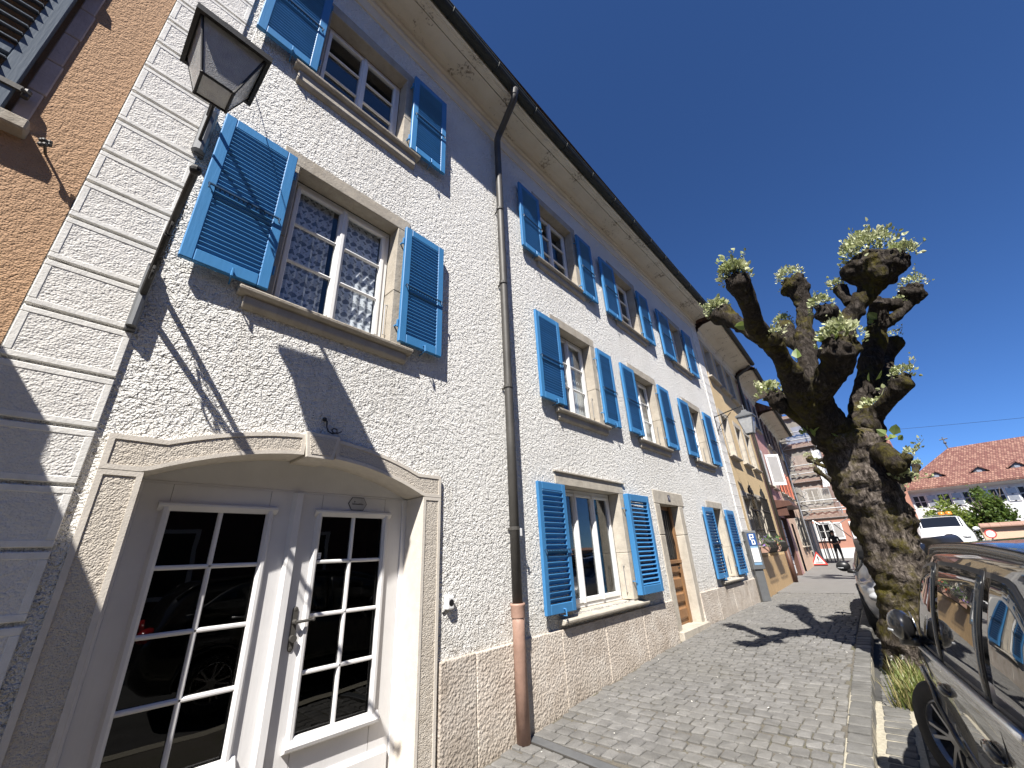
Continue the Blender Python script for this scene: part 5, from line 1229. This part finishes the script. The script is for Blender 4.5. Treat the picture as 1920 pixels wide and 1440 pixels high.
            for q in range(5):
                for dd in (-.17,.17):
                    a=2*math.pi*q/5; a1=a+dd*.55; a2=a+dd*1.15
                    m.hexa([(xs-side*.03,.035*math.cos(a1-.35),.035*math.sin(a1-.35)),(xs-side*.03,.035*math.cos(a1+.35),.035*math.sin(a1+.35)),(xs-side*.03,rr_*.9*math.cos(a2+.07),rr_*.9*math.sin(a2+.07)),(xs-side*.03,rr_*.9*math.cos(a2-.07),rr_*.9*math.sin(a2-.07))],
                           [(xs-side*.005,.035*math.cos(a1-.3),.035*math.sin(a1-.3)),(xs-side*.005,.035*math.cos(a1+.3),.035*math.sin(a1+.3)),(xs+side*.004,rr_*.9*math.cos(a2+.05),rr_*.9*math.sin(a2+.05)),(xs+side*.004,rr_*.9*math.cos(a2-.05),rr_*.9*math.sin(a2-.05))])
            m.lathe([(.001,xs+side*.0),(.05,xs-side*.003),(.055,xs-side*.03)],(0,0,0),'x',20); m.build('rim',MT['rim'],wh)
            m=MB(); m.lathe([(.001,-side*.02),(rr_*.95,-side*.02)],(0,0,0),'x',30); m.build('brake_disc',MT['black_plastic'],wh)
    # windscreen and rear window
    def tpatch(u0,u1,vf,name,off=.004):
        m=MB(); vs=[]; nu,nv=10,12
        for i in range(nu+1):
            u=lerp(u0,u1,i/nu); ww=vf(u)
            for j in range(nv+1):
                v=lerp(-ww,ww,j/nv); vs.append((v,u,cd.top(u,abs(v))+off))
        m.add(vs,[(i*(nv+1)+j,(i+1)*(nv+1)+j,(i+1)*(nv+1)+j+1,i*(nv+1)+j+1) for i in range(nu) for j in range(nv)]); m.build(name,MT['car_glass'],root,smooth=True)
    tpatch(*cd.ws,lambda u:cd.prof(u)[12][0]-.06,'windscreen'); tpatch(*cd.rw,lambda u:cd.prof(u)[12][0]-.07,'rear_window')
    for side in (-1,1):
        u=cd.u1-.16; w=cr(cd.roof,u)-.16; m=MB(); m.ball((side*(cd.side(u,w)-.12),u+.02,w),.13,10,sc=(1.2,.9,.6)); m.build('headlight',MT['lamp_grey'],root,smooth=True)
        u=cd.u0+.08; w=.95; m=MB(); m.ball((side*(cd.side(u,w)-.08),u,w),.12,10,sc=(1.1,.9,.8)); m.build('tail_light',MT['tail'],root,smooth=True)
    m=MB(); m.box(-.55,.55,cd.u1-.05,cd.u1+.012,.45,.62); m.build('grille',MT['black_plastic'],root,bevel=.01)
    return body
MT['lamp_grey']=basic('lamp_lens',(.35,.36,.37),.15); MT['tail']=basic('red_lens',(.35,.015,.015),.15)
MT['satin']=basic('satin_trim',(.72,.72,.72),.32,.8,va=.02); MT['black_gloss']=basic('gloss_black_rail',(.012,.012,.013),.18)
def carpaint(name,c,metal=.0,rough=.25):
    m=N(name); m.set(Base_Color=(*c,1),Roughness=rough,Metallic=metal); m.b.inputs['Specular IOR Level'].default_value=.5 if metal else .12; m.b.inputs['Coat Weight'].default_value=1.0; m.b.inputs['Coat Roughness'].default_value=.015; m.b.inputs['Coat IOR'].default_value=1.6
    d=m.ramp(m.noise(2.2,5,.65),[(.45,rough),(.75,min(1,rough+.2))]); m.l(d,m.b.inputs['Roughness']); return m.mat
MT['car_black']=carpaint('black_car_paint',(.012,.012,.013),.0,.3); MT['car_silver']=carpaint('silver_car_paint',(.42,.42,.42),.5,.35); MT['van_white']=carpaint('white_van_paint',(.72,.73,.74),0,.4)
cg=N('car_window_glass'); cg.set(Base_Color=(.010,.011,.012,1),Roughness=.0); cg.b.inputs['IOR'].default_value=1.6; cg.b.inputs['Specular IOR Level'].default_value=.75; MT['car_glass']=cg.mat
def suv():
    return Car([(-.84,.72),(-.80,.95),(-.72,1.14),(-.55,1.40),(-.30,1.545),(.2,1.605),(.9,1.625),(1.5,1.62),(1.9,1.585),(2.15,1.51),(2.5,1.29),(2.8,1.09),(3.0,1.02),(3.25,.95),(3.43,.82),(3.52,.62)],
      [(-.84,.9),(-.5,1.10),(.1,1.085),(1.3,1.02),(2.3,.965),(3.52,.8)],[(-.84,.70),(-.7,.82),(-.3,.895),(.6,.915),(1.8,.915),(2.8,.90),(3.2,.83),(3.42,.70),(3.52,.52)])
sv=suv(); sv.ws=(2.05,2.86); sv.rw=(-.74,-.42)
BC=thing('black_car','black compact estate car with roof rails parked at the right edge, facade mirrored in it','car',(4.25,2.14,-.04),math.radians(5.9),'cars parked along the kerb')
def ptop(cd,u,d=.115): return cr(cd.roof,u)-d
bel=lambda u: cr(sv.belt,u)+.022
panes=[(1.44,2.50,lambda u:(bel(u),max(bel(u)+.01,ptop(sv,u,.135)))),(.47,1.36,lambda u:(bel(u),ptop(sv,u,.125))),(-.42,.41,lambda u:(bel(u)+.0,max(bel(u)+.012,ptop(sv,u,.125)-.55*max(0,.18-u)**1.25)))]
seams=[[(2.44,.95),(2.40,.75),(2.3,.45),(2.25,.34)],[(1.40,1.02),(1.395,.75),(1.38,.34)],[(.44,1.08),(.42,.92),(.36,.80),(.42,.62),(.55,.36)],[(.44,1.09),(.455,1.3),(.46,1.47)],[(1.40,1.03),(1.40,1.46)],[(2.62,1.02),(2.4,1.2),(2.1,1.42)]]
build_car(sv,BC,MT['car_black'],MT['car_black'],panes,seams,[(.60,.88),(1.55,.86)],2.12,chrome=(.08,2.35),folded=True,steer=27)
s2=suv(); s2.ws=(2.05,2.86); s2.rw=(-.74,-.42); s2.roof=[(u,w*.885) for u,w in s2.roof]; s2.belt=[(u,w*.93) for u,w in s2.belt]
SV=thing('silver_car','silver car parked beyond the tree with its black mirror poking out over the pavement','car',(3.12,12.9,.12),math.radians(183.5),'cars parked along the kerb')
build_car(s2,SV,MT['car_silver'],MT['black_plastic'],panes[:2],seams[:3],[(.6,.84)],2.06,rails=False,chrome=None or (.1,2.2))
for o in kids(SV):
    if o.name.startswith('mirror'):
        o.data.materials[0]=MT['black_plastic']
vn=Car([(-.9,1.2),(-.86,1.9),(-.6,1.96),(1.5,1.97),(1.95,1.93),(2.35,1.72),(2.75,1.50),(3.0,1.40),(3.35,1.27),(3.52,1.10),(3.6,.75)],[(-.9,1.1),(1.5,1.20),(2.6,1.22),(3.6,.95)],[(-.9,.86),(-.6,.93),(2.8,.94),(3.3,.88),(3.6,.66)],wb=2.8,u0=-.9,u1=3.6,vr=.76)
vn.ws=(2.0,2.78); vn.rw=(-.88,-.80)
VN=thing('white_van','white works van with amber roof beacon facing the camera beyond the tree','van',(4.75,30.2,.50),math.radians(178))
vb=lambda u: cr(vn.belt,u)+.03
build_car(vn,VN,MT['van_white'],MT['black_plastic'],[(1.55,2.5,lambda u:(vb(u),max(vb(u)+.02,cr(vn.roof,u)-.2)))],[[(1.45,1.7),(1.45,.4)]],[(1.6,1.05)],2.25,rails=False,chrome=None)
m=MB(); m.box(-.5,.5,1.55,1.75,2.0,2.03); m.build('roof_bar',MT['grey_steel'],VN); m=MB(); m.lathe([(.0,.12),(.10,.10),(.12,.0),(.12,-.03)],(-.45,1.65,2.05),n=14); m.lathe([(.0,.12),(.10,.10),(.12,.0),(.12,-.03)],(-.2,1.65,2.05),n=14); m.build('beacon',basic('amber_lens',(.60,.22,.03),.3),VN,smooth=True)
# ================================================================== PERSON
def person(label,loc,rz):
    p=thing('person',label,'person',loc,rz)
    V=[(0,0,.95,.155,.115),(0,0,1.18,.15,.10),(0,.0,1.38,.175,.11),(0,.0,1.50,.06,.06),(0,.015,1.56,.055,.055),(0,.02,1.66,.085,.10),(0,.02,1.74,.06,.075),
       (-.10,0,.88,.095,.10),(-.12,.01,.48,.062,.065),(-.13,-.02,.09,.045,.05),(-.14,.10,.04,.04,.035),(.10,0,.88,.095,.10),(.13,.03,.48,.062,.065),(.16,.0,.09,.045,.05),(.18,.12,.04,.04,.035),
       (-.20,0,1.42,.06,.06),(-.27,-.03,1.16,.045,.045),(-.12,.20,1.08,.035,.035),(-.05,.25,1.10,.035,.03),(.20,0,1.42,.06,.06),(.28,-.02,1.16,.045,.045),(.14,.21,1.06,.035,.035),(.06,.26,1.08,.035,.03)]
    E=[(0,1),(1,2),(2,3),(3,4),(4,5),(5,6),(0,7),(7,8),(8,9),(9,10),(0,11),(11,12),(12,13),(13,14),(2,15),(15,16),(16,17),(17,18),(2,19),(19,20),(20,21),(21,22)]
    me=bpy.data.meshes.new('b'); me.from_pydata([v[:3] for v in V],E,[]); o=bpy.data.objects.new('b',me); COL.objects.link(o)
    s=o.modifiers.new('s','SKIN'); sk=me.skin_vertices[0].data
    for i,v in enumerate(V): sk[i].radius=(v[3],v[4]); sk[i].use_root=(i==0)
    ss=o.modifiers.new('d','SUBSURF'); ss.levels=2; ss.render_levels=2
    bpy.context.view_layer.update(); m2=bpy.data.meshes.new_from_object(o.evaluated_get(bpy.context.evaluated_depsgraph_get())); bpy.data.objects.remove(o)
    cl=basic('black_clothes',(.018,.018,.02),.85); sk_=basic('skin',(.38,.22,.15),.55); m2.materials.clear()
    for q in (cl,sk_,basic('dark_shoe',(.012,.012,.012),.6)): m2.materials.append(q)
    for f in m2.polygons:
        f.use_smooth=True; c=f.center; f.material_index=1 if c.z>1.535 or (c.y>.19 and 1.0<c.z<1.2) else 2 if c.z<.08 else 0
    m2.name='body'; b=link('body',m2,p)
    m=MB(); m.lathe([(.0,.13),(.07,.125),(.095,.08),(.10,.03),(.155,.0),(.155,-.008),(.10,.0)],(0,.02,1.70),n=18); m.build('hat',cl,p,smooth=True)
    m=MB(); m.ball((0,.125,1.645),.016,6); m.ball((-.088,.02,1.65),.022,6,sc=(.4,1,1.3)); m.ball((.088,.02,1.65),.022,6,sc=(.4,1,1.3)); m.build('face',sk_,p,smooth=True)
    m=MB(); 
    for s_ in (-1,1):
        for k in range(4): m.tube([(s_*.05,.26,1.06+.02*k),(s_*.02,.285,1.06+.02*k),(s_*-.005,.275,1.062+.02*k)],[.010,.009,.007],6)
        m.tube([(s_*.06,.25,1.12),(s_*.045,.275,1.15)],[.011,.008],6)
    m.build('fingers',sk_,p,smooth=True)
    m=MB(); m.box(-.045,.045,.265,.275,1.05,1.20); m.build('phone',MT['black_plastic'],p,bevel=.006)
    return p
person('person in dark clothes and brimmed hat standing under the scaffolding, holding something at the waist',(.12,32.4,G(32)),math.radians(205))
# ================================================================== RIGHT BACKGROUND
FB=thing('tiled_house','long white house with patterned red tile roof and small dormers in the right distance','house',(0,48,0))
fw=[]
for i in range(9):
    x=4.75+i*1.45; fw.append((x,x+.75,3.75,4.75)); fw.append((x,x+.75,1.3,2.45))
def yholes(x0,x1,z0,z1,holes):
    xc=sorted(set([x0,x1]+[h[k] for h in holes for k in (0,1)])); m=MB()
    for a,b in zip(xc,xc[1:]):
        md=(a+b)/2; zs=sorted((h[2],h[3]) for h in holes if h[0]<md<h[1]); cur=z0
        for lo,hi in zs+[(z1,z1)]:
            if lo>cur: m.quad((a,0,cur),(b,0,cur),(b,0,lo),(a,0,lo))
            cur=max(cur,hi)
    return m
m=yholes(4.5,24,-.3,5.35,fw); m.box(4.5,4.52,.01,12,-.3,5.3); m.build('wall',MT['far_white'],FB)
for (a,b,c,d) in fw:
    m=MB(); 
    for q in ((a,a+.05,c,d),(b-.05,b,c,d),(a,b,c,c+.05),(a,b,d-.05,d),((a+b)/2-.03,(a+b)/2+.03,c,d),(a,b,(c+d)/2-.02,(c+d)/2+.02)): m.box(q[0],q[1],.06,.12,q[2],q[3])
    w=m.build('window',MT['white_paint'],FB); m=MB(); m.quad((a,.1,c),(b,.1,c),(b,.1,d),(a,.1,d)); m.build('pane',MT['black_plastic'],w)
    for s in (a-.40,b+.04):
        m=MB(); m.box(s,s+.36,-.06,-.01,c,d); m.box(s+.05,s+.31,-.075,-.06,c+.06,(c+d)/2-.04,1); m.box(s+.05,s+.31,-.075,-.06,(c+d)/2+.04,d-.06,1); m.build('shutter',[MT['white_paint'],MT['zinc']],w)
m=MB(); m.prism([(-.35,5.42),(-.7,5.25),(-.7,5.15),(.0,4.95),(.0,5.40)],'x',4.0,24.5); m.build('cornice',MT['far_white'],FB)
m=MB(); m.add([(3.9,-.8,5.28),(25,-.8,5.40),(25,5.4,9.15),(8.6,5.4,8.9),(3.9,11,5.3)],[(0,1,2,3),(0,3,4)]); m.quad((3.9,-.8,5.28),(25,-.8,5.40),(25,-.8,5.26),(3.9,-.8,5.14)); m.build('roof',MT['red_tile'],FB)
for i in range(7):
    x=6.75+i*2.0+(0.45 if i else 0); z=6.0+.01*i; y=.55
    m=MB(); m.box(x-.32,x+.32,y,y+1.2,z-.1,z+.25); m.add([(x-.32,y,z+.25),(x+.32,y,z+.25),(x,y,z+.52)],[(0,1,2)]); d=m.build('dormer',MT['grey_steel'],FB)
    m=MB(); m.hexa([(x-.55,y-.15,z+.10),(x,y-.15,z+.50),(x,y+1.4,z+.55),(x-.6,y+1.0,z+.30)],[(x-.55,y-.15,z+.16),(x,y-.15,z+.58),(x,y+1.5,z+.62),(x-.6,y+1.1,z+.36)]); m.hexa([(x,y-.15,z+.50),(x+.55,y-.15,z+.10),(x+.6,y+1.0,z+.30),(x,y+1.4,z+.55)],[(x,y-.15,z+.58),(x+.55,y-.15,z+.16),(x+.6,y+1.1,z+.36),(x,y+1.5,z+.62)]); m.build('dormer_roof',MT['red_tile'],d)
    m=MB(); m.box(x-.14,x+.14,y-.03,y,z-.02,z+.26); m.build('dormer_window',MT['zinc'],d)
m=MB(); m.tube([(8.6,5.4,8.8),(8.55,5.4,9.9)],.05,5); m.tube([(8.3,5.4,9.7),(8.85,5.4,9.75)],.05,5); m.ball((8.58,5.4,9.4),.12,5); m.build('finial',MT['grey_steel'],FB)
# small tiled turret roof seen left of it
TR=thing('turret_house','small house with steep tiled roof and finial peeping out behind the tree trunk','house',(3.0,44,0))
m=MB(); m.box(-1.2,1.0,0,3,-.2,5.2); m.build('wall',MT['far_white'],TR); m=MB(); m.add([(-1.5,-.3,5.1),(1.25,-.3,5.1),(1.25,3.3,5.1),(-1.5,3.3,5.1),(-.2,1.5,7.6),(.1,1.5,7.6)],[(0,1,5,4),(1,2,5),(2,3,4,5),(3,0,4)]); m.build('roof',MT['red_tile'],TR); m=MB(); m.tube([(-.1,1.5,7.5),(-.12,1.5,8.4)],.05,5); m.ball((-.1,1.5,8.1),.11,5); m.build('finial',MT['grey_steel'],TR)
GW=thing('garden_wall','rendered garden wall with red tile coping at the far right','wall',(1.2,27,0))
m=MB(); m.box(4.6,22,0,.35,-.2,1.86); m.build('wall',MT['peach_wall'],GW)
for i in range(58):
    x=4.6+i*.3; m=MB(); m.prism([(-.14,1.86),(-.14,1.905),(.17,2.03),(.49,1.905),(.49,1.86),(.17,1.98)],'x',x,x+.292); m.build('coping_tile',MT['terracotta'],GW)
RS=thing('road_sign','round white no entry for vehicles sign with red rim before the garden wall','road sign',(5.86,25.6,0))
m=MB(); m.tube([(0,0.02,-.1),(0,.02,1.7)],.03,8); m.build('post',MT['zinc'],RS); m=MB(); m.lathe([(.001,.0),(.165,.0),(.165,.015),(.001,.015)],(0,-.03,1.60),'y',28); m.build('rim',red,RS); m=MB(); m.lathe([(.001,-.006),(.125,-.006),(.125,.0),(.001,.0)],(0,-.03,1.60),'y',28); m.build('face',MT['white_plastic'],RS)
def bush(label,c,r,h,num,mat,seed):
    b=thing('tree',label,'tree',(c[0],c[1],0)); rng=random.Random(seed); m=MB(); m.tube([(0,0,-.1),(.05,0,h*.45),(0,0,h*.7)],[.13,.10,.06],7)
    for k in range(7):
        a=rng.uniform(0,6.28); m.tube([(0,0,h*.4),(r*.4*math.cos(a),r*.4*math.sin(a),h*.62),(r*.75*math.cos(a),r*.75*math.sin(a),h*rng.uniform(.7,.92))],[.05,.035,.015],5)
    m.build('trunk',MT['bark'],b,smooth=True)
    m=MB(); cl=[]
    for k in range(26):
        v=Vector((rng.gauss(0,1),rng.gauss(0,1),rng.gauss(0,.8))).normalized()*rng.uniform(.35,.95); cl.append(Vector((v.x*r,v.y*r,h*.62+v.z*h*.36)))
    for k in range(num):
        p=rng.choice(cl)+Vector((rng.gauss(0,1),rng.gauss(0,1),rng.gauss(0,1)))*r*.17
        u=Vector((rng.uniform(-1,1),rng.uniform(-1,1),rng.uniform(-1,1))).normalized()*.075; w=u.cross(Vector((rng.uniform(-1,1),rng.uniform(-1,1),rng.uniform(-1,1)))).normalized()*.05
        m.quad(p-u,p-w,p+u,p+w)
    m.build('crown',mat,b)
lg=leaf_mat('bright_shrub_leaf',(.10,.15,.02),(.20,.24,.05)); dg=leaf_mat('dark_shrub_leaf',(.045,.085,.015),(.11,.16,.035))
bush('low bright green spreading shrub above the garden wall beside the van',(5.45,31,0),1.05,3.25,3600,lg,1)
bush('taller round green shrub above the garden wall in front of the white house',(6.72,30.5,0),.85,4.0,3600,dg,2)
bush('dark green shrub at the far end of the garden wall',(9.2,31,0),1.0,2.7,2200,dg,3)
CB=thing('overhead_cable','thin dark cable crossing the sky at the right above the tiled roof','cable',(0,30,0)); m=MB(); m.tube([(lerp(-2,24,i/20),0,lerp(7.9,5.6,i/20)-.35*math.sin(math.pi*i/20)) for i in range(21)],.007,4); m.build('cable',MT['black_plastic'],CB)
for x in (-2,24):
    m=MB(); m.tube([(x,0,-.2),(x,0,8.2)],.09,8); m.build('pole',MT['brown_wood'],CB)
# house across the street, behind and to the right of the camera (seen only in the panes)
OP=thing('opposite_house','plain rendered house across the street, seen only mirrored in window panes','house',(10.5,-4,0))
ow=[]
m=MB(); m.box(0,6,-14,22,-.3,7.2); m.build('wall',basic('dark_render',(.12,.07,.06),.9),OP); m=MB(); m.prism([(-.6,7.2),(3,10.5),(6.6,7.2)],'y',-14.4,22.4); m.build('roof',MT['tile'],OP)
for i in range(9):
    for z in (1.1,4.1):
        y=-12+i*3.6; m=MB(); m.box(-.03,.02,y,y+1.0,z,z+1.5); w=m.build('window',MT['black_plastic'],OP); m=MB(); m.box(-.08,-.03,y-.1,y,z-.1,z+1.6); m.box(-.08,-.03,y+1,y+1.1,z-.1,z+1.6); m.box(-.08,-.03,y,y+1,z-.1,z); m.box(-.08,-.03,y,y+1,z+1.5,z+1.6); m.build('window_frame',MT['white_paint'],w)
